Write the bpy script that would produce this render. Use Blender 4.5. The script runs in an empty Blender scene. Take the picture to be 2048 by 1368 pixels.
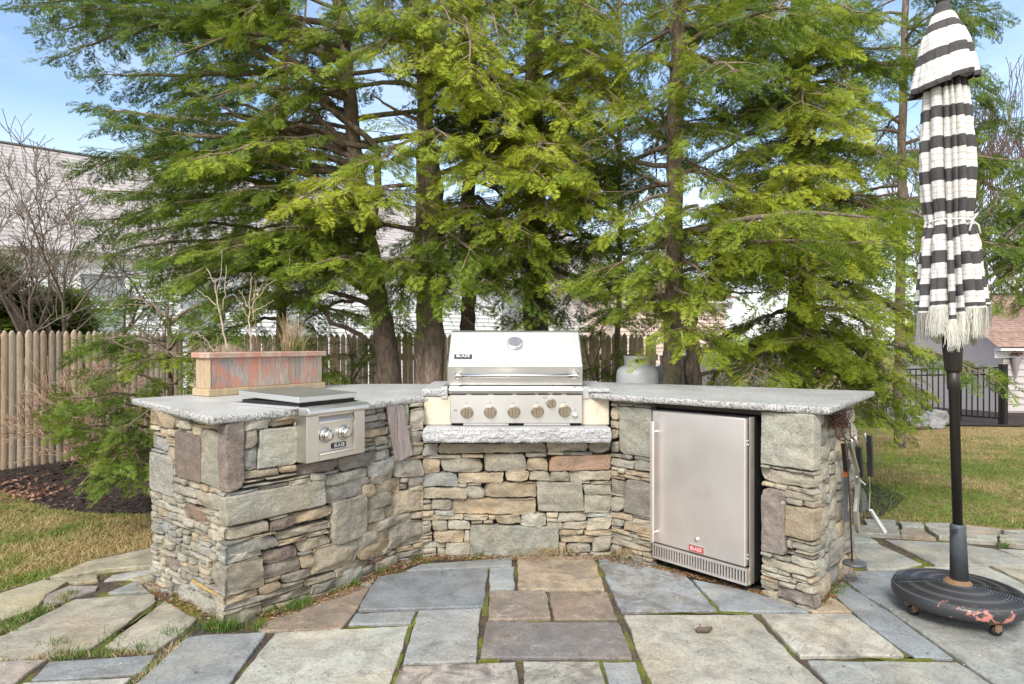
import bpy, math, random
import numpy as np
from mathutils import Vector, Matrix
random.seed(7); rng=np.random.default_rng(7)
SC=bpy.context.scene; COL=SC.collection
F=1300.0; HC=1.3; CX=1024.0; CY=684.0
R=math.radians
# ---------------------------------------------------------------- pixel helpers: where a measured point lies in the place
def gp(px,py,z=0.0):
    Y=F*(HC-z)/(py-CY); return ((px-CX)*Y/F,Y)
def at(px,py,Y): return np.array([(px-CX)*Y/F,Y,HC-(py-CY)*Y/F])
def sm(a,b,x):
    t=min(1,max(0,(x-a)/(b-a))); return t*t*(3-2*t)
def terrain(x,y):
    return -0.032-sm(1.5,4.5,x)*(0.02*min(max(0,y-5.0),6)+0.06*min(max(0,y-11.0),14))+0.02*math.sin(x*1.3)*math.sin(y*.9)*sm(5,7,y)
# ---------------------------------------------------------------- materials
def newmat(name):
    m=bpy.data.materials.new(name); m.use_nodes=True; nt=m.node_tree; nt.nodes.clear()
    out=nt.nodes.new('ShaderNodeOutputMaterial'); b=nt.nodes.new('ShaderNodeBsdfPrincipled')
    nt.links.new(b.outputs[0],out.inputs[0]); return m,nt,b,out
def N(nt,t,**k):
    n=nt.nodes.new(t)
    for a,v in k.items():
        if a in ('ins',):
            for i,val in v.items(): n.inputs[i].default_value=val
        else: setattr(n,a,v)
    return n
def coord(nt,scale=(1,1,1),rot=(0,0,0)):
    tc=N(nt,'ShaderNodeTexCoord'); mp=N(nt,'ShaderNodeMapping'); mp.inputs['Scale'].default_value=scale; mp.inputs['Rotation'].default_value=rot
    nt.links.new(tc.outputs['Object'],mp.inputs[0]); return mp.outputs[0]
def noise(nt,vec,scale,detail=4,rough=.6,dist=0):
    n=N(nt,'ShaderNodeTexNoise'); n.inputs['Scale'].default_value=scale; n.inputs['Detail'].default_value=detail
    n.inputs['Roughness'].default_value=rough; n.inputs['Distortion'].default_value=dist
    nt.links.new(vec,n.inputs['Vector']); return n.outputs['Fac']
def ramp(nt,fac,stops,interp='LINEAR'):
    r=N(nt,'ShaderNodeValToRGB'); cr=r.color_ramp; cr.interpolation=interp
    while len(cr.elements)<len(stops): cr.elements.new(0.5)
    for e,(p,c) in zip(cr.elements,stops):
        e.position=p; e.color=(c[0],c[1],c[2],1) if hasattr(c,'__len__') else (c,c,c,1)
    nt.links.new(fac,r.inputs[0]); return r.outputs['Color']
def mix(nt,a,b,fac,mode='MIX'):
    n=N(nt,'ShaderNodeMix',data_type='RGBA',blend_type=mode)
    for s,v in ((0,fac),(6,a),(7,b)):
        if hasattr(v,'is_linked') or isinstance(v,bpy.types.NodeSocket): nt.links.new(v,n.inputs[s])
        else:
            n.inputs[s].default_value=v if s==0 else ((v,v,v,1) if not hasattr(v,'__len__') else (v[0],v[1],v[2],1))
    return n.outputs[2]
def mathn(nt,op,a,b=None):
    n=N(nt,'ShaderNodeMath',operation=op)
    for i,v in enumerate((a,b)):
        if v is None: continue
        if isinstance(v,bpy.types.NodeSocket): nt.links.new(v,n.inputs[i])
        else: n.inputs[i].default_value=v
    return n.outputs[0]
def attr(nt,name='col'):
    a=N(nt,'ShaderNodeAttribute'); a.attribute_name=name; return a
def bump(nt,b,h,strength=.3,dist=.01):
    n=N(nt,'ShaderNodeBump'); n.inputs['Strength'].default_value=strength; n.inputs['Distance'].default_value=dist
    nt.links.new(h,n.inputs['Height']); nt.links.new(n.outputs[0],b.inputs['Normal'])
def plain(name,c,rough=.6,metal=0,nz=None,var=.25,bp=0,scale=(1,1,1),spec=.5):
    m,nt,b,o=newmat(name); b.inputs['Roughness'].default_value=rough; b.inputs['Metallic'].default_value=metal
    b.inputs['Specular IOR Level'].default_value=spec
    v=coord(nt,scale); n=noise(nt,v,nz or 30,5)
    nt.links.new(mix(nt,[x*(1-var) for x in c],[min(1,x*(1+var)) for x in c],n),b.inputs['Base Color'])
    if bp: bump(nt,b,n,bp,.004)
    return m
M={}
def steel(name,c,rough,sx=(1,1,1)):
    m,nt,b,o=newmat(name); b.inputs['Metallic'].default_value=1
    v=coord(nt,sx); n=noise(nt,v,60,3); v2=coord(nt); n2=noise(nt,v2,3.5,3)
    nt.links.new(mix(nt,[x*.93 for x in c],[min(1,x*1.05) for x in c],n),b.inputs['Base Color'])
    s=mathn(nt,'ADD',mathn(nt,'MULTIPLY',n,.06),mathn(nt,'MULTIPLY',n2,.22)); nt.links.new(mathn(nt,'ADD',s,rough-.1),b.inputs['Roughness'])
    return m
M['steel_h']=steel('brushed_steel_horizontal',(.72,.71,.695),.34,(.15,1,14))
M['steel_v']=steel('brushed_steel_vertical',(.90,.845,.81),.42,(14,14,.12))
M['steel_p']=steel('polished_steel',(.72,.70,.67),.16)
M['knob']=steel('bronzed_knob_steel',(.50,.43,.35),.24)
M['dark_metal']=plain('dark_bronze_metal',(.045,.038,.034),.45,.6,40,.3,.05)
M['black_metal']=plain('black_gate_paint',(.012,.012,.012),.4,0,40)
M['black_plastic']=plain('black_plastic',(.015,.015,.017),.45)
M['gap']=plain('gap_black',(.012,.011,.010),.9)  # flat near-black for slots, gasket, firebox and fill behind the grille
M['niche']=plain('dark_brown_board',(.060,.045,.034),.7,0,12,.3,.1,(1,1,6))
# stone: colour per stone in attribute col, alpha = mottling
def stone_mat(name,grain,bs,streak=(1,1,1),rough=.85,speck=0):
    m,nt,b,o=newmat(name); a=attr(nt); v=coord(nt,streak); v1=coord(nt)
    n1=noise(nt,v,grain*.25,6,.65,.6); n2=noise(nt,v1,grain*3,6,.7); n3=noise(nt,v1,grain*.12,3,.5,.4)
    c=mix(nt,a.outputs['Color'],ramp(nt,n1,[(.28,.62),(.5,1.0),(.74,1.32)]),1,'MULTIPLY')
    c=mix(nt,c,ramp(nt,n2,[(.3,.70),(.55,1.02),(.8,1.22)]),1,'MULTIPLY')
    # warm / cool drift inside each stone
    tint=ramp(nt,n3,[(.35,(1.14,.98,.78)),(.5,(1.02,1,.97)),(.66,(.97,.995,1.0))])
    c=mix(nt,c,tint,.45,'MULTIPLY')
    # dark blotches where the stone is mottled
    bl=ramp(nt,noise(nt,v1,grain*.30,7,.72,1.2),[(.45,0),(.60,1)])
    bf=mathn(nt,'MULTIPLY',bl,a.outputs['Alpha'])
    c=mix(nt,c,(.125,.108,.098),bf)
    c=mix(nt,c,(.46,.42,.36),mathn(nt,'MULTIPLY',mathn(nt,'MULTIPLY',ramp(nt,noise(nt,v1,grain*.42,7,.75,1.5),[(.56,0),(.70,1)]),a.outputs['Alpha']),.7))
    if speck:
        sp=ramp(nt,noise(nt,v1,grain*2.1,2,.5),[(.70,0),(.735,1)])
        c=mix(nt,c,(.10,.10,.10),mathn(nt,'MULTIPLY',sp,.8))
    # hairline clefts and stepped layers
    nc=noise(nt,v1,grain*.16,4,.55,.9); ln_=mathn(nt,'ABSOLUTE',mathn(nt,'SUBTRACT',nc,.5)); crk=ramp(nt,ln_,[(.0,.55),(.006,1.0)])
    c=mix(nt,c,crk,.8,'MULTIPLY')
    nt.links.new(c,b.inputs['Base Color']); b.inputs['Roughness'].default_value=rough
    b.inputs['Specular IOR Level'].default_value=.3
    st=mathn(nt,'SNAP',nc,.045)
    h=mathn(nt,'ADD',mathn(nt,'ADD',mathn(nt,'MULTIPLY',n1,1.0),mathn(nt,'MULTIPLY',n2,.5)),mathn(nt,'MULTIPLY',st,2.2)); bump(nt,b,h,bs,.012); return m
M['wallstone']=stone_mat('fieldstone',34,1.0,(.8,.8,1.7))
M['flag']=stone_mat('bluestone_flag',24,.34,(1,1,1),.72,1)
def granite(name,lo,hi,rough,bs,cont=.16,gs=170):
    m,nt,b,o=newmat(name); v=coord(nt)
    n=noise(nt,v,gs,2,.5); n2=noise(nt,v,gs*.45,3,.6); big=noise(nt,v,3,4,.6)
    c=ramp(nt,n,[(.36,lo),(.5,[ (x+y)/2 for x,y in zip(lo,hi)]),(.62,hi)])
    c=mix(nt,c,ramp(nt,n2,[(.40,1-cont*4),(.47,1.0)]),1,'MULTIPLY')
    c=mix(nt,c,ramp(nt,big,[(.35,.86),(.65,1.1)]),1,'MULTIPLY')
    nt.links.new(c,b.inputs['Base Color']); b.inputs['Roughness'].default_value=rough
    bump(nt,b,mathn(nt,'ADD',n2,noise(nt,v,30,5)),bs,.01); return m
M['granite_top']=granite('granite_top',(.30,.30,.295),(.60,.60,.585),.42,.05,.06)
M['granite_edge']=granite('granite_edge',(.22,.215,.21),(.56,.55,.53),.8,.5,.13)
M['granite_sill']=granite('white_granite',(.26,.262,.275),(.58,.58,.59),.8,.5,.10,260)
def cream():
    m,nt,b,o=newmat('travertine_tile'); v=coord(nt); n=noise(nt,v,8,6,.7,1.0); n2=noise(nt,v,45,4,.7)
    c=ramp(nt,n,[(.3,(.52,.42,.28)),(.5,(.60,.53,.42)),(.7,(.64,.58,.49))])
    c=mix(nt,c,(.30,.22,.14),ramp(nt,n2,[(.62,0),(.70,.9)]))
    nt.links.new(c,b.inputs['Base Color']); b.inputs['Roughness'].default_value=.6; bump(nt,b,n2,.25,.004); return m
M['cream']=cream()
def wood(name,cs,zs=(9,9,.9),scale=5,rough=.85,bs=.35,sheets=None):
    m,nt,b,o=newmat(name); a=attr(nt); v=coord(nt,zs); n=noise(nt,v,scale,8,.7,.8); n2=noise(nt,v,scale*5,4,.7)
    c=ramp(nt,n,cs); c=mix(nt,c,ramp(nt,n2,[(.3,.72),(.6,1.08)]),1,'MULTIPLY')
    c=mix(nt,c,a.outputs['Color'],1,'MULTIPLY')
    if sheets:   # flaking stain left on bare wood
        k=ramp(nt,noise(nt,coord(nt,(6,6,2.2)),1.6,6,.62,1.4),[(.44,0),(.60,1)])
        c=mix(nt,c,sheets,mathn(nt,'MULTIPLY',k,.85))
    nt.links.new(c,b.inputs['Base Color']); b.inputs['Roughness'].default_value=rough; bump(nt,b,mathn(nt,'ADD',n,n2),bs,.006); return m
M['picket']=wood('weathered_picket',[(.25,(.27,.20,.13)),(.5,(.46,.365,.26)),(.75,(.58,.49,.39))])
M['planter']=wood('stained_board',[(.25,(.16,.13,.12)),(.5,(.36,.31,.28)),(.78,(.56,.51,.47))],(10,10,.8),5,.8,.4,(.50,.20,.13))
M['planter_raw']=wood('raw_cedar',[(.25,(.30,.21,.13)),(.5,(.46,.35,.23)),(.75,(.56,.46,.33))],(10,10,.8))
M['planter_trim']=wood('worn_rail',[(.25,(.26,.19,.15)),(.5,(.46,.37,.31)),(.75,(.56,.48,.41))],(1.2,1.2,14),5,.8,.4,(.44,.20,.14))
M['plank']=wood('grey_plank',[(.25,(.16,.12,.11)),(.5,(.30,.25,.24)),(.75,(.42,.36,.34))],(14,14,1.2))
def bark():
    m,nt,b,o=newmat('hemlock_bark'); a=attr(nt); v=coord(nt,(3,3,.9)); n=noise(nt,v,11,7,.7,.8); n2=noise(nt,coord(nt),40,4)
    c=ramp(nt,n,[(.3,(.08,.055,.042)),(.5,(.25,.185,.14)),(.72,(.44,.345,.275))])
    c=mix(nt,c,(.10,.11,.045),ramp(nt,noise(nt,coord(nt),3.2,4),[(.5,0),(.68,.55)]))
    c=mix(nt,c,a.outputs['Color'],1,'MULTIPLY')
    nt.links.new(c,b.inputs['Base Color']); b.inputs['Roughness'].default_value=.95; bump(nt,b,mathn(nt,'ADD',n,mathn(nt,'MULTIPLY',n2,.3)),1.0,.03); return m
M['bark']=bark()
def leafmat(name,trans=.35,rough=.55):
    m=bpy.data.materials.new(name); m.use_nodes=True; nt=m.node_tree; nt.nodes.clear()
    o=N(nt,'ShaderNodeOutputMaterial'); a=attr(nt)
    b=N(nt,'ShaderNodeBsdfPrincipled'); b.inputs['Roughness'].default_value=rough; b.inputs['Specular IOR Level'].default_value=.25
    t=N(nt,'ShaderNodeBsdfTranslucent'); mx=N(nt,'ShaderNodeMixShader'); mx.inputs[0].default_value=trans
    n=noise(nt,coord(nt),25,3); c=mix(nt,a.outputs['Color'],ramp(nt,n,[(.3,.7),(.7,1.25)]),1,'MULTIPLY')
    nt.links.new(c,b.inputs['Base Color']); nt.links.new(c,t.inputs[0])
    nt.links.new(b.outputs[0],mx.inputs[1]); nt.links.new(t.outputs[0],mx.inputs[2]); nt.links.new(mx.outputs[0],o.inputs[0]); return m
M['leaf']=leafmat('hemlock_needles',.45); M['blade']=leafmat('grass_blade',.3,.6); M['litter']=leafmat('dry_leaf',.15,.8)
# ---------------------------------------------------------------- mesh building
class MB:
    def __init__(s): s.v=[]; s.f=[]; s.m=[]; s.c=[]
    def add(s,V,Fs,m=0,c=(1,1,1,1)):
        o=len(s.v); s.v+= [tuple(p) for p in V]; s.f+=[tuple(i+o for i in f) for f in Fs]
        s.m+= list(m) if hasattr(m,'__len__') else [m]*len(Fs); c=tuple(c) if len(c)==4 else tuple(c)+(1,); s.c+=[c]*len(V); return s
    def frame(s,O,u,v,w): return lambda p:(O[0]+u[0]*p[0]+v[0]*p[1]+w[0]*p[2],O[1]+u[1]*p[0]+v[1]*p[1]+w[1]*p[2],O[2]+u[2]*p[0]+v[2]*p[1]+w[2]*p[2])
    def box(s,a,b,T=None,m=0,c=(1,1,1,1)):
        V=[(x,y,z) for z in (a[2],b[2]) for y in (a[1],b[1]) for x in (a[0],b[0])]
        if T: V=[T(p) for p in V]
        return s.add(V,[(0,2,3,1),(4,5,7,6),(0,1,5,4),(2,6,7,3),(0,4,6,2),(1,3,7,5)],m,c)
    def rbox(s,a,b,r,T=None,m=0,c=(1,1,1,1)):   # box with chamfered edges
        V=[];F2=[]
        xs=[a[0],a[0]+r,b[0]-r,b[0]]; ys=[a[1],a[1]+r,b[1]-r,b[1]]; zs=[a[2],a[2]+r,b[2]-r,b[2]]
        def face(idx,fn):
            o=len(V); V.extend(fn); F2.append((o,o+1,o+2,o+3))
        x0,x1,x2,x3=xs;y0,y1,y2,y3=ys;z0,z1,z2,z3=zs
        P=lambda x,y,z:(x,y,z)
        q=[[P(x1,y0,z1),P(x2,y0,z1),P(x2,y0,z2),P(x1,y0,z2)],[P(x2,y3,z1),P(x1,y3,z1),P(x1,y3,z2),P(x2,y3,z2)],
           [P(x0,y2,z1),P(x0,y1,z1),P(x0,y1,z2),P(x0,y2,z2)],[P(x3,y1,z1),P(x3,y2,z1),P(x3,y2,z2),P(x3,y1,z2)],
           [P(x1,y1,z3),P(x2,y1,z3),P(x2,y2,z3),P(x1,y2,z3)],[P(x1,y2,z0),P(x2,y2,z0),P(x2,y1,z0),P(x1,y1,z0)]]
        for f in q: face(0,f)
        e=[[P(x1,y0,z2),P(x2,y0,z2),P(x2,y1,z3),P(x1,y1,z3)],[P(x2,y3,z2),P(x1,y3,z2),P(x1,y2,z3),P(x2,y2,z3)],
           [P(x0,y2,z2),P(x0,y1,z2),P(x1,y1,z3),P(x1,y2,z3)],[P(x3,y1,z2),P(x3,y2,z2),P(x2,y2,z3),P(x2,y1,z3)],
           [P(x2,y0,z1),P(x1,y0,z1),P(x1,y1,z0),P(x2,y1,z0)],[P(x1,y3,z1),P(x2,y3,z1),P(x2,y2,z0),P(x1,y2,z0)],
           [P(x0,y1,z1),P(x0,y2,z1),P(x1,y2,z0),P(x1,y1,z0)],[P(x3,y2,z1),P(x3,y1,z1),P(x2,y1,z0),P(x2,y2,z0)],
           [P(x0,y1,z1),P(x1,y0,z1),P(x1,y0,z2),P(x0,y1,z2)],[P(x2,y0,z1),P(x3,y1,z1),P(x3,y1,z2),P(x2,y0,z2)],
           [P(x3,y2,z1),P(x2,y3,z1),P(x2,y3,z2),P(x3,y2,z2)],[P(x1,y3,z1),P(x0,y2,z1),P(x0,y2,z2),P(x1,y3,z2)]]
        for f in e: face(0,f)
        for sx,X0,X1 in ((0,x0,x1),(1,x3,x2)):
            for sy,Y0,Y1 in ((0,y0,y1),(1,y3,y2)):
                for sz,Z0,Z1 in ((0,z0,z1),(1,z3,z2)):
                    o=len(V); V.extend([P(X0,Y1,Z1),P(X1,Y0,Z1),P(X1,Y1,Z0)]); F2.append((o,o+1,o+2))
        if T: V=[T(p) for p in V]
        return s.add(V,F2,m,c)
    def prism(s,poly,z0,z1,m=0,mt=None,c=(1,1,1,1),T=None):
        n=len(poly); V=[(x,y,z0) for x,y in poly]+[(x,y,z1) for x,y in poly]
        if T: V=[T(p) for p in V]
        Fs=[(i,(i+1)%n,n+(i+1)%n,n+i) for i in range(n)]+[tuple(range(n,2*n)),tuple(range(n-1,-1,-1))]
        return s.add(V,Fs,[m]*n+[m if mt is None else mt]*2,c)
    def tube(s,P,rad,n=8,m=0,c=(1,1,1,1),cap=True):
        P=[Vector(p) for p in P]; k=len(P); rad=rad if hasattr(rad,'__len__') else [rad]*k
        V=[]; ref=None
        for i in range(k):
            d=(P[min(k-1,i+1)]-P[max(0,i-1)]); d=d.normalized() if d.length>1e-9 else Vector((0,0,1))
            if ref is None: ref=d.orthogonal().normalized()
            ref=(ref-d*ref.dot(d)); ref=ref.normalized() if ref.length>1e-6 else d.orthogonal().normalized()
            b=d.cross(ref)
            for j in range(n):
                a=2*math.pi*j/n; V.append(P[i]+(ref*math.cos(a)+b*math.sin(a))*rad[i])
        Fs=[(i*n+j,i*n+(j+1)%n,(i+1)*n+(j+1)%n,(i+1)*n+j) for i in range(k-1) for j in range(n)]
        if cap: Fs+=[tuple(range(n-1,-1,-1)),tuple(range((k-1)*n,k*n))]
        return s.add(V,Fs,m,c)
    def lathe(s,prof,n=24,T=None,m=0,c=(1,1,1,1)):   # prof: (r,z)
        V=[(r*math.cos(2*math.pi*j/n),r*math.sin(2*math.pi*j/n),z) for r,z in prof for j in range(n)]
        if T: V=[T(p) for p in V]
        k=len(prof); Fs=[(i*n+j,i*n+(j+1)%n,(i+1)*n+(j+1)%n,(i+1)*n+j) for i in range(k-1) for j in range(n)]
        Fs+=[tuple(range(n-1,-1,-1)),tuple(range((k-1)*n,k*n))]
        return s.add(V,Fs,m,c)
    def build(s,name,mats,parent=None,smooth=False,bevel=0):
        me=bpy.data.meshes.new(name); me.from_pydata(s.v,[],s.f)
        for mm in (mats if isinstance(mats,(list,tuple)) else [mats]): me.materials.append(mm)
        me.polygons.foreach_set('material_index',s.m)
        a=me.color_attributes.new('col','FLOAT_COLOR','POINT'); a.data.foreach_set('color',np.array(s.c,dtype=np.float32).ravel())
        if smooth: me.polygons.foreach_set('use_smooth',[True]*len(me.polygons))
        me.update(); o=link(name,me,parent)
        if bevel:
            b=o.modifiers.new('edge','BEVEL'); b.width=bevel; b.segments=2; b.limit_method='ANGLE'; b.angle_limit=R(40)
        if smooth=='auto':
            pass
        return o
def link(name,data,parent=None):
    o=bpy.data.objects.new(name,data); COL.objects.link(o)
    if parent is not None: adopt(o,parent)
    return o
def adopt(o,p):
    o.parent=p; o.matrix_parent_inverse=base_m(p).inverted()
def base_m(p):
    m=Matrix.Translation(p.location)@p.rotation_euler.to_matrix().to_4x4()
    return m if p.parent is None else base_m(p.parent)@p.matrix_parent_inverse@m if False else (m if p.parent is None else base_m(p.parent)@p.matrix_parent_inverse@m)
def tag(o,label=None,cat=None,group=None,kind=None):
    for k,v in (('label',label),('category',cat),('group',group),('kind',kind)):
        if v: o[k]=v
    return o
def thing(name,loc,label,cat,group=None):
    o=bpy.data.objects.new(name,None); COL.objects.link(o); o.location=loc; o.empty_display_size=.1
    return tag(o,label,cat,group)
def npmesh(name,V,C,mat,parent=None,nv=4,smooth=False):
    """V (n,nv,3) separate small faces, C (n,3) colours"""
    n=len(V); me=bpy.data.meshes.new(name); me.vertices.add(n*nv); me.vertices.foreach_set('co',np.ascontiguousarray(V,dtype=np.float32).ravel())
    me.loops.add(n*nv); me.loops.foreach_set('vertex_index',np.arange(n*nv,dtype=np.int32))
    me.polygons.add(n); me.polygons.foreach_set('loop_start',np.arange(0,n*nv,nv,dtype=np.int32))
    me.update(calc_edges=True)
    a=me.color_attributes.new('col','FLOAT_COLOR','POINT'); cc=np.ones((n,nv,4),np.float32); cc[:,:,:3]=np.asarray(C)[:,None,:]
    a.data.foreach_set('color',cc.ravel()); me.materials.append(mat); me.validate(); return link(name,me,parent)
# smooth value noise for mesh relief
_P=rng.random((64,64,64)).astype(np.float32)
def vn(x,y,z):
    x=np.asarray(x,float);y=np.asarray(y,float);z=np.asarray(z,float); x,y,z=np.broadcast_arrays(x,y,z)
    xi=np.floor(x).astype(int);yi=np.floor(y).astype(int);zi=np.floor(z).astype(int); f=[x-xi,y-yi,z-zi]; f=[t*t*(3-2*t) for t in f]
    r=0
    for a in (0,1):
        for b in (0,1):
            for c in (0,1):
                w=(f[0] if a else 1-f[0])*(f[1] if b else 1-f[1])*(f[2] if c else 1-f[2])
                r=r+w*_P[(xi+a)%64,(yi+b)%64,(zi+c)%64]
    return r*2-1
def fbm(x,y,z,o=4):
    r=0;a=1.0
    for i in range(o): r=r+a*vn(x*2**i+i*17,y*2**i+i*5,z*2**i+i*29); a*=.5
    return r
def lettering(name,body,size,T,mat,parent,ext=.001):
    c=bpy.data.curves.new(name,'FONT'); c.body=body; c.size=size; c.align_x='CENTER'; c.align_y='CENTER'; c.extrude=ext; c.materials.append(mat)
    tmp=bpy.data.objects.new(name,c); COL.objects.link(tmp); bpy.context.view_layer.update()
    me=bpy.data.meshes.new_from_object(tmp.evaluated_get(bpy.context.evaluated_depsgraph_get())); bpy.data.objects.remove(tmp); me.transform(T)
    me.materials.clear(); me.materials.append(mat); me.name=name; return link(name,me,parent)
def basis(O,u,v,w):
    m=Matrix.Identity(4)
    for i,a in enumerate((u,v,w,O)):
        for j in range(3): m[j][i]=a[j]
    return m
# ================================================================ the stone kitchen
class Chain:
    def __init__(s,pts):
        s.p=[np.array(p,float) for p in pts]; s.L=[0]
        for a,b in zip(s.p,s.p[1:]): s.L.append(s.L[-1]+np.linalg.norm(b-a))
        s.d=[(b-a)/np.linalg.norm(b-a) for a,b in zip(s.p,s.p[1:])]; s.n=[np.array([d[1],-d[0]]) for d in s.d]
    def s_px(s,px):
        k=(px-CX)/F; best=None
        for i,(P,d) in enumerate(zip(s.p,s.d)):
            den=d[0]-k*d[1]
            if abs(den)<1e-6: continue
            t=(k*P[1]-P[0])/den; ln=s.L[i+1]-s.L[i]
            lo=-9 if i==0 else -1e-6; hi=9 if i==len(s.d)-1 else ln+1e-6
            e=0 if lo<=t<=hi else 1
            if best is None or e<best[0]: best=(e,s.L[i]+t,P[1]+t*d[1])
        return best[1],best[2]
    def sz(s,px,py):
        S,Y=s.s_px(px); return S,HC-(py-CY)*Y/F
    def pos(s,S):   # arrays -> position, normal (normals blended round the bends)
        S=np.asarray(S,float); X=np.zeros(S.shape+(2,)); Nn=np.zeros(S.shape+(2,))
        idx=np.clip(np.searchsorted(s.L,S)-1,0,len(s.d)-1)
        p=np.array(s.p); d=np.array(s.d); n=np.array(s.n); L=np.array(s.L)
        X=p[idx]+(S-L[idx])[...,None]*d[idx]; Nn=n[idx].copy()
        for i in range(1,len(s.d)):
            if abs(np.dot(s.n[i],s.n[i-1]))<.3: continue
            w=np.clip((S-L[i]+.10)/.20,0,1); near=np.abs(S-L[i])<.10
            bl=n[i-1]*(1-w)[...,None]+n[i]*w[...,None]; bl/=np.linalg.norm(bl,axis=-1,keepdims=True)
            Nn=np.where(near[...,None],bl,Nn)
        return X,Nn
E0=(-1.97,3.53);A_=(-1.305,2.985);A2=(-.922,3.414);B_=(-.66,3.86);C_=(-.50,3.965);D_=(.60,3.975);F1=(.80,3.79);F2=(1.288,3.37);G_=(1.448,3.165);H_=(1.99,3.76)
CHL=Chain([E0,A_]); CHM=Chain([A_,A2,B_,C_,D_,F1,F2,G_]); CHR=Chain([G_,H_])
PAL={'g':(.345,.318,.258),'b':(.305,.302,.275),'t':(.375,.315,.228),'r':(.27,.185,.130),'p':(.235,.195,.172),'d':(.250,.235,.203),'l':(.355,.342,.285),'o':(.38,.26,.11)}
def jit(c,s=.12):
    k=1+random.uniform(-s,s); w=random.uniform(-.035,.035); return tuple(max(.02,x*k*f) for x,f in zip(c,(1+w,1,1-w)))
SV=[];SF=[];SCol=[];nsv=0
def stone(ch,s0,z0,s1,z1,key,smooth=False,proud=None):
    global nsv
    if s1<s0: s0,s1=s1,s0
    if z1<z0: z0,z1=z1,z0
    w=s1-s0; h=z1-z0; g=.0014
    s0+=g;s1-=g;z0+=g;z1-=g; w=s1-s0;h=z1-z0
    if w<.008 or h<.006: return
    nx=int(min(72,max(7,w/.0065)))+1; nz=int(min(72,max(7,h/.0065)))+1
    def ax(n):
        t=np.linspace(-1,1,n); return np.sign(t)*(1-(1-np.abs(t))**1.5)*.5+.5
    a,b=np.meshgrid(ax(nx),ax(nz),indexing='ij')
    sd=random.random()*50
    rr=min(w,h)
    e=min(.0075 if not smooth else .004,rr*.13)
    ed=lambda q,k:e*(vn(q*w/.045+sd,k,sd)*.7+vn(q*w/.013+sd,k+7,sd)*.4)
    edz=lambda q,k:e*(vn(q*h/.045+sd,k,sd+3)*.7+vn(q*h/.013+sd,k+7,sd+3)*.4)
    tilt=random.uniform(-1,1)*min(.010,h*.10); tl2=random.uniform(-1,1)*min(.016,w*.08)
    S=s0+a*w+(1-a)*edz(b,1.3)+a*edz(b,4.1)+(b-.5)*tl2
    Z=z0+b*h+(1-b)*ed(a,2.2)+b*ed(a,8.4)+(a-.5)*tilt
    cr=min(.016,rr*.22)
    for ca,cb in ((0,0),(0,1),(1,0),(1,1)):
        k=cr*random.choice((.1,.3,.6,1.3))
        da=np.abs(a-ca)*w; db=np.abs(b-cb)*h; q=np.clip(1-(da+db)/(k*2.2),0,1)
        S+=(1 if ca==0 else -1)*k*.55*q; Z+=(1 if cb==0 else -1)*k*.55*q
    dist=np.minimum(np.minimum(a,1-a)*w,np.minimum(b,1-b)*h)
    rim=np.clip(dist/min(.0055,rr*.22),0,1)
    if proud is None: proud=random.uniform(-.012,.008)
    xx=(a-.5)*w; zz=(b-.5)*h
    x=S/.05; z=Z/.05
    if smooth: rel=.0028*fbm(x*.7+sd,z*.7,sd,4)+.002*vn(x*2,z*2,sd+4)-.006*np.clip(vn(x*.5+sd,z*.5,7.)-.5,0,1)
    else:
        # split face: the lowest of a few random cleavage planes, with fine strata
        pl=np.full(a.shape,.010)
        for k in range(7):
            th=random.uniform(0,6.283); sl=random.uniform(.10,.55); of=random.uniform(.0,.7)*rr*.5*sl
            wob=.004*vn(x*.8+k*3+sd,z*.8,sd)
            pl=np.minimum(pl,.010-(np.cos(th)*xx*min(1,.12/w+.3)+np.sin(th)*zz-rr*.18)*sl+of*.2+wob)
        rel=1.0*np.clip(pl,-.020,.014)+.0045*fbm(x*.8+sd,z*1.4,sd,4)+.0022*vn(x*.35+sd,z*3.2+x*.6,sd+9)-.006
    depth=proud+rel*np.clip(dist/.006,.25,1)-.012*(1-np.sqrt(1-(1-rim)**2))
    P,Nn=ch.pos(S); V=np.concatenate([P+Nn*depth[...,None],Z[...,None]],axis=-1).reshape(-1,3)
    # skirt to the wall core
    idx=np.arange(nx*nz).reshape(nx,nz)
    Fq=np.stack([idx[:-1,:-1],idx[1:,:-1],idx[1:,1:],idx[:-1,1:]],axis=-1).reshape(-1,4)
    ring=np.concatenate([idx[:,0],idx[-1,1:],idx[-2::-1,-1],idx[0,-2:0:-1]])
    Sr=S.reshape(-1)[ring];Zr=Z.reshape(-1)[ring]; P,Nn=ch.pos(Sr)
    V2=np.concatenate([P-Nn*.075,Zr[:,None]],axis=-1); m=len(ring); o=len(V); r2=np.roll(np.arange(m),-1)
    F2=np.stack([ring,o+np.arange(m),o+r2,ring[r2]],axis=-1)
    SV.append(np.vstack([V,V2])); SF.append(np.vstack([Fq,F2])+nsv); nsv+=len(V)+m
    c=jit(PAL[key],.20); mot=.0
    if key in 'p': mot=.5
    elif key in 'tr': mot=random.choice((0,.25))
    elif key=='d': mot=.35
    else: mot=random.choice((0,0,.15,.3))
    SCol.append(np.tile(np.array(c+(mot,),np.float32),(len(V)+m,1)))
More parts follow.
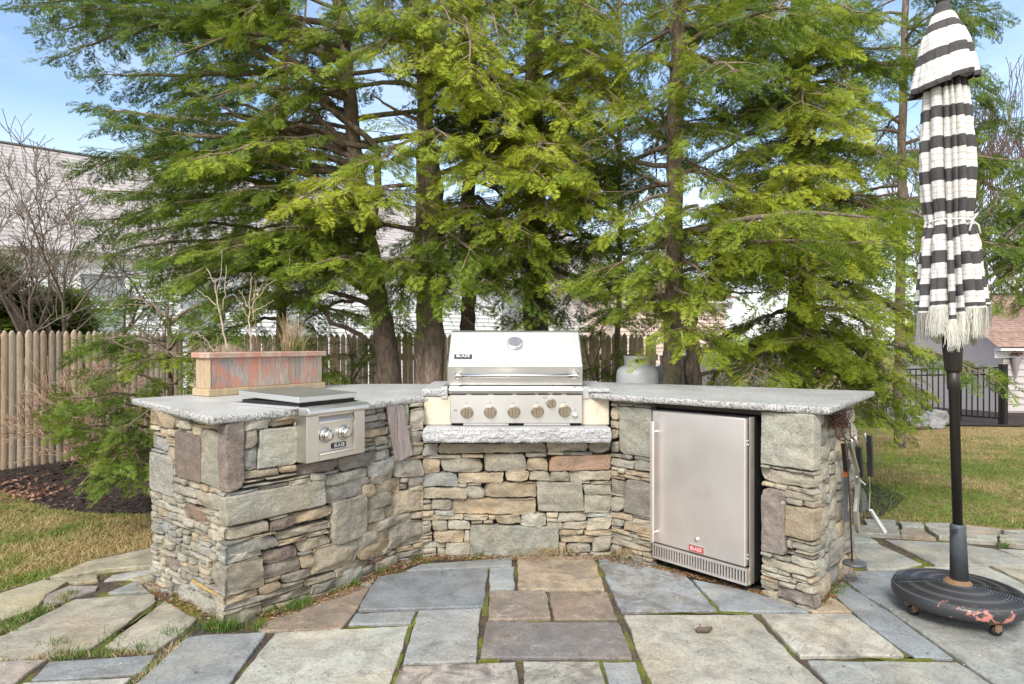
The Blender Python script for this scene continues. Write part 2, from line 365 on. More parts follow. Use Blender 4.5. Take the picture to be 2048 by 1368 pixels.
# crops: stones measured as (left, top, right, bottom) at their left-top / right-bottom corners
CR={'A':(290,820,4),'B':(290,960,4),'C':(780,820,4),'D':(1200,800,4),'E':(1400,960,4)}
occ={}
RES=.008
def face_occ(ch,name,s0,s1,z0,z1): occ[name]=[ch,s0,z0,np.zeros((int((s1-s0)/RES)+1,int((z1-z0)/RES)+1),bool)]
def mark(name,s0,z0,s1,z1,val=True):
    ch,a,b,G=occ[name]
    if s1<s0: s0,s1=s1,s0
    if z1<z0: z0,z1=z1,z0
    i0=max(0,round((s0-a)/RES));i1=max(0,round((s1-a)/RES));j0=max(0,round((z0-b)/RES));j1=max(0,round((z1-b)/RES)); G[i0:i1,j0:j1]=val
def lay(name,crop,rows):
    ch=occ[name][0]; ox,oy,k=CR[crop]
    for r in rows:
        x0,y0,x1,y1,key=r[:5]; sm_=len(r)>5
        s0,za=ch.sz(ox+x0/k,oy+y0/k); s1,zb=ch.sz(ox+x1/k,oy+y1/k)
        lo=occ[name][1]; hi=lo+occ[name][3].shape[0]*RES; zlo=occ[name][2]; zhi=zlo+occ[name][3].shape[1]*RES
        s0-=.003;s1+=.003;za+=.002;zb-=.002
        if abs(s0-lo)<.05: s0=lo
        if abs(s1-hi)<.05: s1=hi
        if abs(zb-zlo)<.03: zb=zlo
        if abs(za-zhi)<.022: za=zhi
        s0=max(s0,lo); s1=min(s1,hi)
        if abs(s1-s0)<.012 or za-zb<.008: continue
        G=occ[name]
        stone(ch,s0,zb,s1,za,key,sm_, .002 if sm_ else None); mark(name,s0,zb,s1,za)
def fill(name,keys,wr=(.06,.24),hr=(.022,.065)):
    ch,a,b,G=occ[name]; nx,nz=G.shape
    for j in range(nz):
        i=0
        while i<nx:
            if G[i,j]: i+=1; continue
            wm=int(random.uniform(*wr)/RES); hm=max(2,int(random.uniform(*hr)/RES)); w=0
            while i+w<nx and w<wm and not G[i+w,j]: w+=1
            if 0<nx-i-w<4 : w=nx-i if not G[i:nx,j].any() else w
            h=1
            while j+h<nz and h<hm and not G[i:i+w,j+h].any(): h+=1
            # close up slivers above
            k=0
            while j+h+k<nz and k<2 and not G[i:i+w,j+h+k].any(): k+=1
            if k and j+h+k<nz and G[i:i+w,j+h+k].any(): h+=k
            if w>=3 and h>=2 and (w*h>=10): stone(ch,a+i*RES,b+j*RES,a+(i+w)*RES,b+(j+h)*RES,random.choice(keys))
            G[i:i+w,j:j+h]=True; i+=w
LM=CHM.L
s848=CHM.s_px(846)[0]; s1221=CHM.s_px(1221)[0]
face_occ(CHL,'L',-.0,CHL.L[-1]-.062,-.03,.925)
lay('L','A',[(45,30,225,150,'t'),(230,70,350,165,'g'),(360,110,470,150,'t'),(45,165,110,210,'g'),(45,212,170,340,'b'),(172,215,235,270,'t'),(155,275,235,465,'t'),(240,170,445,590,'p',1),(355,155,460,170,'t'),(452,150,640,640,'l',1),(45,340,220,700,'b',1),
 (222,585,400,720,'g'),(395,640,590,830,'g'),(50,700,295,850,'g'),(298,750,455,915,'r'),(458,820,610,945,'g'),(80,830,212,920,'g'),(205,890,365,975,'g'),(360,950,492,1020,'g'),(265,990,640,1140,'o'),(495,950,610,1070,'g'),(125,980,255,1085,'g'),(60,900,122,1010,'b'),(60,1060,215,1150,'g'),(265,1100,350,1180,'g'),(355,1130,500,1215,'g'),(150,1160,250,1310,'p'),(265,1190,390,1250,'g'),(395,1220,500,1290,'g')])
lay('L','B',[(508,630,670,915,'g'),(260,680,405,770,'g'),(410,740,505,815,'t'),(362,800,690,985,'o'),(180,740,310,835,'g'),(200,815,328,975,'b'),(332,860,535,1110,'g'),(540,1015,700,1190,'g')])
fill('L',['g','g','g','b','t','l'],(.05,.15),(.025,.06))
face_occ(CHM,'W',-.012,s848,-.03,.925)
lay('W','A',[(625,140,795,640,'p',1),(810,70,1010,95,'g'),(1030,55,1210,72,'t'),(805,117,990,150,'g'),(1000,98,1205,118,'t'),(812,165,902,300,'g'),(800,312,895,480,'b'),(915,165,1230,430,'l',1),(805,500,1070,515,'t'),(1078,455,1215,490,'t'),(975,545,1215,520,'g'),(805,578,965,562,'g'),(805,615,1190,560,'g'),(622,705,1445,765,'l',1),
 (1225,445,1550,475,'p'),(1560,385,1850,430,'d'),(1460,530,1780,535,'g'),(1455,605,1740,685,'b'),(1790,435,1990,500,'b'),(1820,530,1985,560,'g'),(1740,545,1812,592,'d'),(1748,605,1848,680,'t'),(1852,590,2045,650,'t'),(1790,700,1975,755,'g'),(1510,745,1780,1000,'l',1),(1155,845,1505,850,'t'),(1010,890,1190,940,'p'),(590,975,1000,975,'g'),(1060,990,1490,945,'g'),(1065,1062,1300,1035,'t'),(1305,1000,1485,985,'g'),(1230,1060,1490,1080,'g'),(1790,805,1925,875,'g'),(1930,785,2040,830,'t'),(1790,925,2048,905,'g'),(1705,1005,1855,1075,'g'),(1862,965,1960,1035,'t'),(1705,1125,1985,1110,'t'),(630,1100,1060,1095,'b'),(585,1195,940,1170,'b')])
lay('W','B',[(640,690,950,850,'g'),(950,585,1225,620,'p'),(955,690,1250,725,'d'),(1258,605,1348,695,'t'),(1350,560,1700,645,'g'),(1100,770,1355,770,'d'),(920,850,1095,875,'t'),(670,945,915,930,'t'),(665,1010,1280,862,'g'),(670,1085,945,1095,'g'),(950,975,1340,910,'d'),(1285,810,1525,785,'g'),(1345,850,1530,862,'d'),(1530,715,1805,685,'g'),(1810,645,1955,625,'r'),(1755,710,1855,722,'d'),(1860,665,2010,672,'g'),(1540,762,1750,795,'b'),(1850,588,1985,570,'g'),(1965,395,2048,520,'g')])
lay('W','C',[(165,-10,250,165,'g'),(165,175,262,255,'g'),(165,265,262,282,'t'),(165,290,250,365,'g'),(60,-10,150,120,'l',1),(45,415,262,520,'b'),(150,515,262,615,'b'),(25,670,262,805,'t'),(10,935,262,1065,'g'),(0,855,170,895,'g'),(170,622,262,645,'g')])
fill('W',['g','g','d','t','l','b'])
face_occ(CHM,'M',s848,s1221,-.03,.705)
lay('M','C',[(270,275,380,368,'b'),(385,272,1245,345,'g'),(1262,255,1580,335,'g'),(1592,250,1764,345,'g'),(300,368,565,390,'g'),(572,360,742,385,'t'),(305,395,397,508,'t'),(405,390,738,500,'g'),(752,358,1082,492,'g'),(1085,345,1252,376,'g'),(1090,380,1262,490,'t'),(1262,340,1390,360,'g'),(1398,340,1620,362,'g'),(1278,366,1716,487,'r',1),(268,512,540,615,'b'),(545,507,908,590,'t'),(922,495,1107,572,'t'),(1113,490,1275,570,'g'),(1285,495,1432,572,'g'),(1440,490,1700,568,'g'),
 (315,625,617,712,'t'),(622,615,750,707,'g'),(755,588,1167,702,'t'),(1180,580,1547,812,'l',1),(1460,572,1600,588,'g'),(1605,575,1700,598,'g'),(1558,602,1758,682,'g'),(332,720,487,803,'g'),(500,715,1165,838,'t'),(1558,690,1762,828,'g'),(268,818,352,847,'t'),(360,810,507,847,'b'),(268,850,580,882,'t'),(585,845,780,882,'g'),(845,845,1042,912,'t'),(1048,832,1252,932,'g'),(1255,825,1342,865,'t'),(1255,870,1337,897,'g'),(1348,825,1572,897,'g'),(1388,900,1570,957,'g'),(1258,902,1382,957,'g'),(1575,865,1764,962,'g'),(1575,835,1764,860,'b'),
 (345,885,460,970,'g'),(465,885,640,962,'g'),(348,970,588,1062,'t'),(595,968,635,1062,'g'),(640,930,1347,1168,'l',1),(1343,962,1497,1007,'t'),(1500,965,1552,1002,'g'),(1558,965,1764,1010,'t'),(1365,1012,1645,1068,'t'),(1420,1075,1602,1145,'b'),(1625,1015,1764,1135,'g'),(320,1065,442,1105,'g'),(380,1107,440,1165,'g'),(445,1065,637,1165,'g')])
fill('M',['g','g','t','l'],(.05,.18),(.02,.05))
sF1=CHM.L[5]; sF2=CHM.L[6]
face_occ(CHM,'J',s1221,sF1+.005,-.03,.945)
lay('J','D',[(90,5,385,42,'t'),(90,52,148,165,'g'),(90,170,148,232,'g'),(90,236,145,318,'g'),(152,50,395,463,'l',1),(90,328,146,425,'g'),(90,430,160,465,'g'),(265,473,392,580,'g'),(205,565,392,622,'t'),(192,628,392,945,'d',1),(188,965,385,1085,'t'),(258,943,390,1010,'g'),(125,1035,220,1080,'t'),(225,1070,310,1120,'g'),(315,1095,385,1132,'g')])
lay('J','C',[(1770,390,1935,475,'g'),(1770,490,1815,535,'t'),(1770,555,1868,682,'d'),(1770,692,1870,825,'g'),(1790,870,1860,945,'g'),(1770,1020,2030,1135,'g'),(1800,960,1905,1012,'t')])
fill('J',['g','t','d','g'],(.05,.16),(.02,.05))
face_occ(CHM,'P',sF2,CHM.L[7]+.012,-.03,.945)
lay('P','D',[(1305,100,1710,575,'l',1),(1285,545,1700,722,'g'),(1285,690,1475,1255,'p',1),(1440,718,1710,822,'g'),(1478,835,1710,1142,'t',1),(1443,800,1475,850,'g'),(1485,1120,1528,1197,'g'),(1535,1142,1710,1228,'g'),(1490,1205,1710,1292,'p')])
lay('P','E',[(490,610,905,800,'g'),(495,725,705,822,'g'),(725,790,905,853,'g'),(510,800,612,880,'g'),(500,870,605,942,'g'),(612,845,905,1035,'p')])
fill('P',['g','g','t'],(.05,.12),(.02,.05))
face_occ(CHR,'R',.064,CHR.L[-1],-.03,.945)
fill('R',['l','l','g','g','t','b'],(.10,.30),(.05,.15))
V=np.vstack(SV); Fq=np.vstack(SF); Cc=np.vstack(SCol)
kit=thing('outdoor_kitchen',(0,4.2,0),'V-shaped outdoor kitchen of stacked fieldstone with grey granite counters','stone counter')
me=bpy.data.meshes.new('stone_wall')
# dark wall core behind the stones
core=MB()
def off(p,n,d): return (p[0]-n[0]*d,p[1]-n[1]*d)
nL=CHL.n[0];nW=CHM.n[0];nW2=CHM.n[1]
Ai=(A_[0]-.06*(nL[0]+nW[0]),A_[1]-.06*(nL[1]+nW[1]))
core.prism([off(E0,nL,.06),Ai,off(A2,CHM.n[1],.06),off(B_,CHM.n[2],.06),(-.53,4.03),(-.53,4.9),(-1.0,4.75),(-1.15,4.5)],-.06,.927)
core.prism([(-.53,4.036),(.62,4.036),(.62,4.9),(-.53,4.9)],-.06,.698)
core.prism([(.622,4.036),(.835,3.85),(1.39,4.41),(.95,4.9),(.622,4.9)],-.06,.947)
nR=CHR.n[0]
core.prism([(1.345,3.41),(1.468,3.25),(1.935,3.80),(1.89,3.98)],-.06,.947)
core.prism([(1.392,4.41),(1.89,3.984),(1.93,4.03),(1.43,4.46)],-.06,.947)
core.prism([(-.56,4.05),(-.425,4.05),(-.425,4.9),(-.56,4.9)],.7,.93)
core.prism([(.475,4.05),(.615,4.05),(.615,4.9),(.475,4.9)],.7,.945)
n0=len(V); Vall=np.vstack([V,np.array(core.v)]); faces=[tuple(f) for f in Fq.tolist()]+[tuple(i+n0 for i in f) for f in core.f]
me.from_pydata(Vall.tolist(),[],faces); me.materials.append(M['wallstone']); M['mortar']=plain('dark_joint',(.035,.032,.028),.95); me.materials.append(M['mortar'])
me.polygons.foreach_set('material_index',[0]*len(Fq)+[1]*len(core.f)); me.polygons.foreach_set('use_smooth',[True]*len(Fq)+[False]*len(core.f))
a=me.color_attributes.new('col','FLOAT_COLOR','POINT'); a.data.foreach_set('color',np.vstack([Cc,np.tile(np.array([[.3,.3,.3,0]],np.float32),(len(core.v),1))]).astype(np.float32).ravel())
me.update(); link('stone_wall',me,kit)
# granite slabs with rock-faced edges
def slab(name,poly,z0,z1,parent,mats,rough=.0028,step=.012,rows=5,edge_rough=1.0,cham=.004):
    pts=[]
    n=len(poly)
    for i in range(n):
        a=np.array(poly[i],float);b=np.array(poly[(i+1)%n],float);L=np.linalg.norm(b-a);k=max(1,int(L/step))
        for j in range(k): pts.append(a+(b-a)*j/k)
    pts=np.array(pts); m=len(pts); nx=np.roll(pts,-1,0)-np.roll(pts,1,0); nx/=np.linalg.norm(nx,axis=1,keepdims=True); nn=np.stack([nx[:,1],-nx[:,0]],1)
    V=[];Fs=[];mi=[]
    for r in range(rows+1):
        t=r/rows; z=z0+(z1-z0)*t
        d=rough*fbm(pts[:,0]/.03,pts[:,1]/.03,np.full(m,z/.016),4)*edge_rough-(cham if r in(0,rows) else 0)+ (.004*math.sin(math.pi*t))
        p=pts+nn*d[:,None]; zz=z+(0 if r in(0,rows) else .0); V+= [(x,y,zz) for x,y in p]
    for r in range(rows):
        for j in range(m): Fs.append((r*m+j,r*m+(j+1)%m,(r+1)*m+(j+1)%m,(r+1)*m+j)); mi.append(1)
    Fs.append(tuple(range(rows*m,(rows+1)*m))); mi.append(0); Fs.append(tuple(range(m-1,-1,-1))); mi.append(1)
    mb=MB(); mb.add(V,Fs,mi); return mb.build(name,mats,parent)
GT=[M['granite_top'],M['granite_edge']]
ub=np.array([.525,.851]); vb=np.array([-.851,.525]); Ob=np.array([-1.009,3.20])
def bl(u,v): p=Ob+ub*u+vb*v; return (p[0],p[1])
slab('countertop',[(-1.365,2.923),(-1.345,2.93),(-1.055,3.272),bl(.01,.10),bl(.01,.56),bl(.39,.56),bl(.39,.10),(-.79,3.575),(-.70,3.74),(-.60,3.93),(-.535,4.0),(-.42,4.02),(-.42,5.2),(-1.2,5.2),(-1.45,5.0),(-2.25,3.854)],.928,.965,kit,GT)
slab('countertop',[(.565,3.91),(1.50,3.135),(1.53,3.13),(2.33,4.18),(.72,5.1),(.46,5.2),(.46,4.02),(.52,3.96)],.950,.985,kit,GT)
GS=[M['granite_sill'],M['granite_sill']]
slab('granite_ledge',[(-.552,3.985),(-.405,3.985),(-.405,4.78),(-.575,4.78)],.969,1.012,kit,GS,.005)
slab('granite_ledge',[(.468,3.985),(.598,3.985),(.625,4.78),(.468,4.78)],.989,1.014,kit,GS,.004)
slab('granite_sill',[(-.527,3.865),(.588,3.865),(.588,4.25),(-.527,4.25)],.702,.787,kit,GS,.0055,.01,8)
for x0,x1 in ((-.545,-.372),(.425,.598)):
    mb=MB(); mb.rbox((x0,4.0,.789),(x1,4.045,.9668 if x0<0 else .986),.004); mb.build('stone_panel',M['cream'],kit)
# fridge niche lining
mb=MB(); mb.prism([(.84,3.86),(1.33,3.41),(1.88,3.97),(1.395,4.405)],.915,.948); mb.build('niche_board',M['niche'],kit)
# bits of slate leaning in the wall between burner and grill are stones; the two grey boards are loose wood
def wpt(px,py,out):
    S,z=CHM.sz(px,py); P,n=CHM.pos(np.array([S])); return (P[0][0]+n[0][0]*out,P[0][1]+n[0][1]*out,z)
def board(mb,q,th=.018,nseg=10):
    # q: four wall pixels TL,TR,BR,BL ; thickness outwards
    q=[np.array(wpt(*p,0.012)) for p in q]; nrm=np.cross(q[1]-q[0],q[3]-q[0]); nrm/=np.linalg.norm(nrm)
    if nrm[1]>0: nrm=-nrm
    V=[];Fs=[]
    for i in range(nseg+1):
        t=i/nseg
        l=q[0]*(1-t)+q[3]*t; r=q[1]*(1-t)+q[2]*t; w=.003*vn(np.array([t*9]),q[0][0]*50,2)[0]
        for p,k in ((l,0),(l,1),(r,1),(r,0)):
            V.append(p+nrm*(th*k)+(r-l)/np.linalg.norm(r-l)*w)
    for i in range(nseg):
        for j in range(4): Fs.append((i*4+j,i*4+(j+1)%4,(i+1)*4+(j+1)%4,(i+1)*4+j))
    Fs+=[(3,2,1,0),tuple(nseg*4+j for j in range(4))]; mb.add(V,Fs)
pk=thing('weathered_plank',wpt(795,920,.02),'split grey weathered plank wedged upright against stones under left counter','plank')
for q in ([(768,812),(785,812),(789,918),(786,918)],[(787,810),(799,810),(820,908),(789,922)]):
    mb=MB(); board(mb,q); mb.build('board',M['plank'],pk)
# ================================================================ built-in grill
YZ=lambda p:(p[2],p[0],p[1])
M['glass']=plain('gauge_glass',(.16,.17,.19),.12,0,20); M['badge_black']=plain('badge_black',(.03,.03,.03),.35); M['badge_light']=plain('badge_letters',(.75,.75,.76),.4,0); M['red']=plain('badge_red',(.50,.035,.045),.45)
M['ink']=plain('printed_ink',(.06,.06,.06),.6)
gr=thing('built_in_grill',(.02,4.0,.79),'stainless steel built-in gas grill with closed hood and row of knobs','grill')
mb=MB(); mb.prism([(3.985,1.034),(3.968,1.156),(4.185,1.362),(4.205,1.372),(4.24,1.374),(4.48,1.362),(4.62,1.22),(4.62,1.034)],-.392,.432,T=YZ)
hood=mb.build('hood',M['steel_h'],gr,bevel=.006)
mb=MB()
for x in (-.322,.383):
    mb.tube([(x,3.98,1.09),(x,3.905,1.097)],.011,12); mb.tube([(x-.019,3.905,1.097),(x+.019,3.905,1.097)],.0185,16)
mb.tube([(-.31,3.905,1.097),(.37,3.905,1.097)],.0125,16); mb.build('handle',M['steel_p'],hood,True)
sd=Vector((0,.217,.206)).normalized(); sn=Vector((0,-.206,.217)).normalized()
Og=Vector((.018,4.105,1.2866))
Tg=lambda p:tuple(Og+Vector((1,0,0))*p[0]+sd*p[1]+sn*p[2])
mb=MB(); mb.lathe([(.047,0),(.050,.006),(.050,.016),(.046,.020),(.040,.020)],28,Tg); th=mb.build('thermometer',M['steel_p'],hood,True)
mb=MB(); mb.lathe([(.041,.0195),(.041,.021)],28,Tg); mb.build('dial_glass',M['glass'],th)
mb=MB(); mb.box((-.0012,-.004,.0212),(.0012,.028,.0222),Tg); mb.build('needle',M['badge_black'],th)
Ob2=Vector((-.302,4.0235,1.2085)); Tb=lambda p:tuple(Ob2+Vector((1,0,0))*p[0]+sd*p[1]+sn*p[2])
mb=MB(); mb.box((-.055,-.016,0),(.055,.016,.006),Tb); bd=mb.build('badge',M['badge_black'],hood)
lettering('badge_text','BLAZE',.030,basis(Ob2+sn*.0068,(1,0,0),sd,sn),M['badge_light'],bd)
mb=MB(); mb.prism([(3.99,.984),(3.945,.986),(3.930,.996),(3.926,1.008),(3.930,1.020),(3.945,1.029),(3.99,1.031)],-.382,.430,T=YZ); mb.build('bullnose_rail',M['steel_h'],gr,bevel=.002)
mb=MB(); mb.rbox((-.377,3.950,.806),(.428,4.06,.9838),.003); cp=mb.build('control_panel',M['steel_h'],gr)
mb=MB()
for a,b in ((240,430),(490,690),(750,980),(1030,1250),(1290,1420),(1460,1560),(1620,1805)):
    xa,xb=[(860+q/5.947-CX)*3.945/F for q in (a,b)]; mb.box((xa,3.9475,.9785),(xb,3.952,.9825))
mb.build('vent_slot',M['gap'],cp)
def on(px,py,Y=3.949): p=at(px,py,Y); return p
mb=MB()
for px,py in ((934,806.5),(980.5,806),(1027.5,806),(1074.5,805),(1129.5,804.5),(1150.5,820)):
    p=on(px,py); r=.0055
    Q=[p+np.array([r*math.cos(math.pi/2+k*2.0944),0,r*math.sin(math.pi/2+k*2.0944)]) for k in (0,1,2,0)]
    mb=MB(); mb.tube(Q,.0009,4); mb.build('printed_symbol',M['ink'],cp)
p=on(911,822); mb=MB(); mb.tube([p+np.array([-.009,0,-.001]),p+np.array([0,0,.009]),p+np.array([.009,0,-.001])],.0022,5)
mb.build('printed_symbol',M['ink'],cp)
p=on(1090.5,805); mb=MB(); mb.lathe([(.003,0),(.003,.001)],10,lambda q:(p[0]+q[0],p[1]-q[2],p[2]+q[1]))
mb.build('printed_symbol',M['ink'],cp)
pt=on(1090,795.5); lettering('printed_text','C3',.018,basis(Vector((pt[0],3.9485,pt[2])),(1,0,0),(0,0,1),(0,-1,0)),M['ink'],cp,.0004)
def knob_parts(px,py,r):
    p=on(px,py); T=lambda q:(p[0]+q[0],p[1]-q[2],p[2]+q[1])
    mb=MB(); mb.lathe([(r*1.16,0),(r*1.18,.004),(r*1.05,.007)],28,T); mb.lathe([(r*.98,.006),(r,.010),(r*.96,.026),(r*.86,.030),(.001,.030)],28,T)
    mb.rbox((-r*.27,-r*.97,.028),(r*.27,r*.97,.046),.003,T); return mb.build('knob',M['knob'],gr)
for px,py,r in ((934,824.5,.0335),(980.7,823.8,.0335),(1028,823.5,.0335),(1075,823,.0335),(1129.4,822,.0335),(1102.6,806.5,.0255)): knob_parts(px,py,r)
p=on(1150,832); mb=MB(); mb.lathe([(.015,0),(.0165,.004),(.0165,.012),(.013,.017),(.004,.019)],20,lambda q:(p[0]+q[0],p[1]-q[2],p[2]+q[1])); mb.build('ignition_button',M['steel_p'],gr,True)
for xa,xb in ((-.437,-.394),(.434,.474)):
    mb=MB(); mb.rbox((xa,3.99,.951),(xb,4.55,1.026),.003); mb.build('side_flange',M['steel_h'],gr)
for a,b in ((395,935),(1115,1665)):
    xa,xb=[(860+q/5.947-CX)*3.96/F for q in (a,b)]
    mb=MB(); mb.rbox((xa,3.962,.7905),(xb,4.04,.8055),.0015); t=mb.build('drip_tray',M['steel_h'],gr)
    for q in (.06,.5,.94): mb=MB(); mb.lathe([(.0025,0),(.002,.001)],8,lambda w:(xa+(xb-xa)*q+w[0],3.9618-w[2],.799+w[1])); mb.build('screw',M['ink'],t)
mb=MB(); mb.box((-.36,4.062,.79),(.41,4.60,1.03)); mb.build('firebox',M['gap'],gr)
# ================================================================ side burner
ZT=.975
Tb2=lambda p:(Ob[0]+ub[0]*p[0]+vb[0]*p[1],Ob[1]+ub[1]*p[0]+vb[1]*p[1],ZT+p[2])
M['steel_b']=steel('brushed_steel_side',(.70,.675,.64),.30,(9,9,.3))
sb=thing('side_burner',Tb2((.2,0,-.276)),'stainless steel double side burner with two knobs and flat closed lid','side burner')
mb=MB(); mb.rbox((0,.002,-.276),(.078,.12,-.043),.003,Tb2); mb.rbox((.324,.002,-.276),(.40,.12,-.043),.003,Tb2); mb.box((.0785,.02,-.270),(.3235,.12,-.044),Tb2)
mb.rbox((.079,.003,-.276),(.323,.05,-.249),.002,Tb2); body=mb.build('body',M['steel_b'],sb)
mb=MB(); mb.prism([(-.020,-.041),(-.024,-.030),(-.022,-.012),(-.010,-.001),(.055,.0),(.055,-.041)],-.008,.408,T=lambda p:Tb2((p[2],p[0],p[1]))); mb.build('front_rail',M['steel_h'],sb,bevel=.003)
mb=MB(); mb.prism([(.019,-.052),(.006,-.078),(.006,-.090),(.019,-.092)],.082,.320,T=lambda p:Tb2((p[2],p[0],p[1]))); mb.build('panel_lip',M['steel_p'],sb,bevel=.001); mb=MB(); mb.prism([(.019,-.234),(.002,-.236),(.001,-.248),(.019,-.249)],.080,.322,T=lambda p:Tb2((p[2],p[0],p[1]))); mb.build('panel_lip',M['steel_p'],sb,bevel=.001)
for u in (.135,.262):
    T=lambda q:Tb2((u+q[0],.0195-q[2],-.152+q[1]))
    mb=MB(); mb.lathe([(.040,0),(.041,.004),(.037,.008)],24,T); mb.lathe([(.030,.006),(.029,.030),(.026,.036),(.010,.034),(.001,.034)],24,T); mb.build('knob',M['steel_p'],sb,True)
T=lambda q:Tb2((.225+q[0],.0195-q[2],-.213+q[1]))
mb=MB(); mb.box((-.048,-.014,0),(.048,.014,.005),T); bd=mb.build('badge',M['badge_black'],sb)
v3=Vector((vb[0],vb[1],0)); u3=Vector((ub[0],ub[1],0))
lettering('badge_text','BLAZE',.026,basis(Vector(T((0,0,.0058))),u3,(0,0,1),-v3),M['badge_light'],bd)
mb=MB(); mb.box((-.025,.056,-.0085),(0.0,.57,.004),Tb2); mb.box((.40,.056,-.0085),(.425,.57,.004),Tb2); mb.box((.0005,.54,-.0085),(.3995,.57,.004),Tb2); mb.box((.001,.07,-.03),(.399,.539,-.002),Tb2); mb.build('deck_frame',M['steel_h'],sb)
mb=MB(); mb.box((.012,.07,.001),(.388,.52,.019),Tb2); mb.build('burner_gap',M['gap'],sb)
V=[(0,.062,.020),(.40,.062,.020),(.40,.535,.036),(0,.535,.036),(0,.062,.050),(.40,.062,.050),(.40,.535,.066),(0,.535,.066)]
mb=MB(); mb.add([Tb2(p) for p in V],[(3,2,1,0),(4,5,6,7),(0,1,5,4),(1,2,6,5),(2,3,7,6),(3,0,4,7)]); mb.build('lid',M['steel_h'],sb,bevel=.004)
# ================================================================ refrigerator
Pf=np.array([.817,3.79]); uf=np.array([.659,-.751]); uf/=np.linalg.norm(uf); vf=np.array([-uf[1],uf[0]]); FW=.595
Tf=lambda p:(Pf[0]+uf[0]*p[0]+vf[0]*p[1],Pf[1]+uf[1]*p[0]+vf[1]*p[1],.042+p[2])
fr=thing('outdoor_refrigerator',Tf((.3,.2,-.06)),'undercounter stainless steel refrigerator with vertical bar handle and slotted base grille','refrigerator')
mb=MB(); mb.rbox((.004,.050,.0),(FW-.004,.60,.868),.004,Tf); mb.build('cabinet',M['black_plastic'],fr)
mb=MB(); mb.box((FW-.0035,.03,.0),(FW-.001,.075,.868),Tf); mb.build('side_trim',M['steel_v'],fr)
mb=MB(); mb.rbox((0,0,.096),(FW-.012,.044,.862),.005,Tf); dr=mb.build('door',M['steel_v'],fr)
mb=MB(); mb.box((.003,.0445,.100),(FW-.0125,.0495,.858),Tf); mb.build('gasket',M['gap'],dr)
mb=MB(); mb.rbox((.018,-.050,.105),(.042,-.034,.800),.004,Tf)
for z in (.16,.74): mb.tube([Tf((.030,-.035,z)),Tf((.030,.002,z))],.004,8)
mb.build('handle',M['steel_v'],dr)
def fpx(px,py):
    k=(px-CX)/F; t=(k*Pf[1]-Pf[0])/(uf[0]-k*uf[1]); Y=Pf[1]+uf[1]*t; return t,HC-(py-CY)*Y/F-.042
u,w=fpx(1393.5,1079); T=lambda q:Tf((u+q[0],-q[2],w+q[1]))
mb=MB(); mb.lathe([(.013,0),(.014,.004),(.010,.010),(.004,.012)],20,T); mb.build('lock',M['steel_p'],dr,True)
u,w=fpx(1393,1098.5); T=lambda q:Tf((u+q[0],-q[2],w+q[1]))
mb=MB(); mb.box((-.047,-.0215,0),(.047,.0215,.005),T); bd=mb.build('badge',M['steel_p'],dr)
mb=MB(); mb.box((-.043,-.013,.0049),(.043,.015,.0058),T); mb.build('badge_band',M['red'],bd)
lettering('badge_text','BLAZE',.025,basis(Vector(T((0,.001,.0062))),(uf[0],uf[1],0),(0,0,1),(-vf[0],-vf[1],0)),M['badge_light'],bd,.0004)
for z in (.745,.725,.155,.135):
    mb=MB(); p=Tf((FW-.012,.022,z)); mb.lathe([(.007,0),(.006,.004),(.002,.006)],10,lambda q:(p[0]+uf[0]*q[2]-vf[0]*q[0]*1,p[1]+uf[1]*q[2]+vf[1]*q[0],p[2]+q[1])); mb.build('hinge_screw',M['steel_p'],dr,True)
mb=MB(); n=34
mb.box((.0,.004,.074),(FW-.004,.03,.088),Tf); mb.box((.0,.004,.0),(FW-.004,.03,.012),Tf)
for i in range(n+1):
    x=i*(FW-.004-.010)/n; mb.box((x,.004,.0119),(x+.0085,.03,.0741),Tf)
gl=mb.build('base_grille',M['steel_v'],fr); mb=MB(); mb.box((.003,.031,.002),(FW-.007,.049,.086),Tf); mb.build('grille_back',M['gap'],gl)
for u in (.03,FW-.05):
    for v in (.09,.5): mb=MB(); mb.lathe([(.022,-.052),(.022,-.0005)],12,lambda q:Tf((u+q[0],v+q[1],q[2]))); mb.build('foot',M['black_plastic'],fr)
# ================================================================ planter
up=np.array([.56,.83]);up/=np.linalg.norm(up); vp=np.array([-up[1],up[0]]); Op=np.array([-1.846,3.96]); PL,PD,PH=.89,.185,.268
Tp=lambda p:(Op[0]+up[0]*p[0]+vp[0]*p[1],Op[1]+up[1]*p[0]+vp[1]*p[1],.9665+p[2])
pl=thing('planter_box',Tp((PL/2,PD/2,0)),'long wooden planter box with flaking red stain on the left counter','planter')
def cl(): k=random.uniform(.8,1.15); return (k,k*random.uniform(.95,1.03),k*random.uniform(.9,1.05))
mb=MB(); x=.018
while x<PL-.02:
    w=min(random.choice((.075,.085,.10,.14)),PL-.018-x); 
    if PL-.018-x-w<.03: w=PL-.018-x
    mb.rbox((x,.014,.0445),(x+w-.002,.030,PH-.034),.002,Tp,0,cl()); x+=w
mb.build('front_panel',M['planter'],pl)
mb=MB(); x=.014
for w in (.05,.055,.052): mb.rbox((.014,x,.0445),(.030,x+w-.002,PH-.034),.002,Tp,0,cl()); x+=w
mb.build('end_panel',M['planter_raw'],pl)
mb=MB(); mb.rbox((PL-.03,.03,.0445),(PL-.014,PD-.02,PH-.034),.002,Tp); mb.rbox((.03,PD-.03,.0445),(PL-.03,PD-.014,PH-.034),.002,Tp); mb.build('back_panel',M['planter_raw'],pl)
mb=MB(); mb.rbox((0,0,0),(PL*.31,.035,.044),.003,Tp,0,cl()); mb.rbox((PL*.31+.002,.001,0),(PL,.036,.043),.003,Tp,0,cl()); mb.rbox((0,.036,0),(.035,PD,.044),.003,Tp,0,cl()); mb.rbox((PL-.035,.037,0),(PL,PD,.043),.003,Tp); mb.build('base_trim',M['planter_raw'],pl)
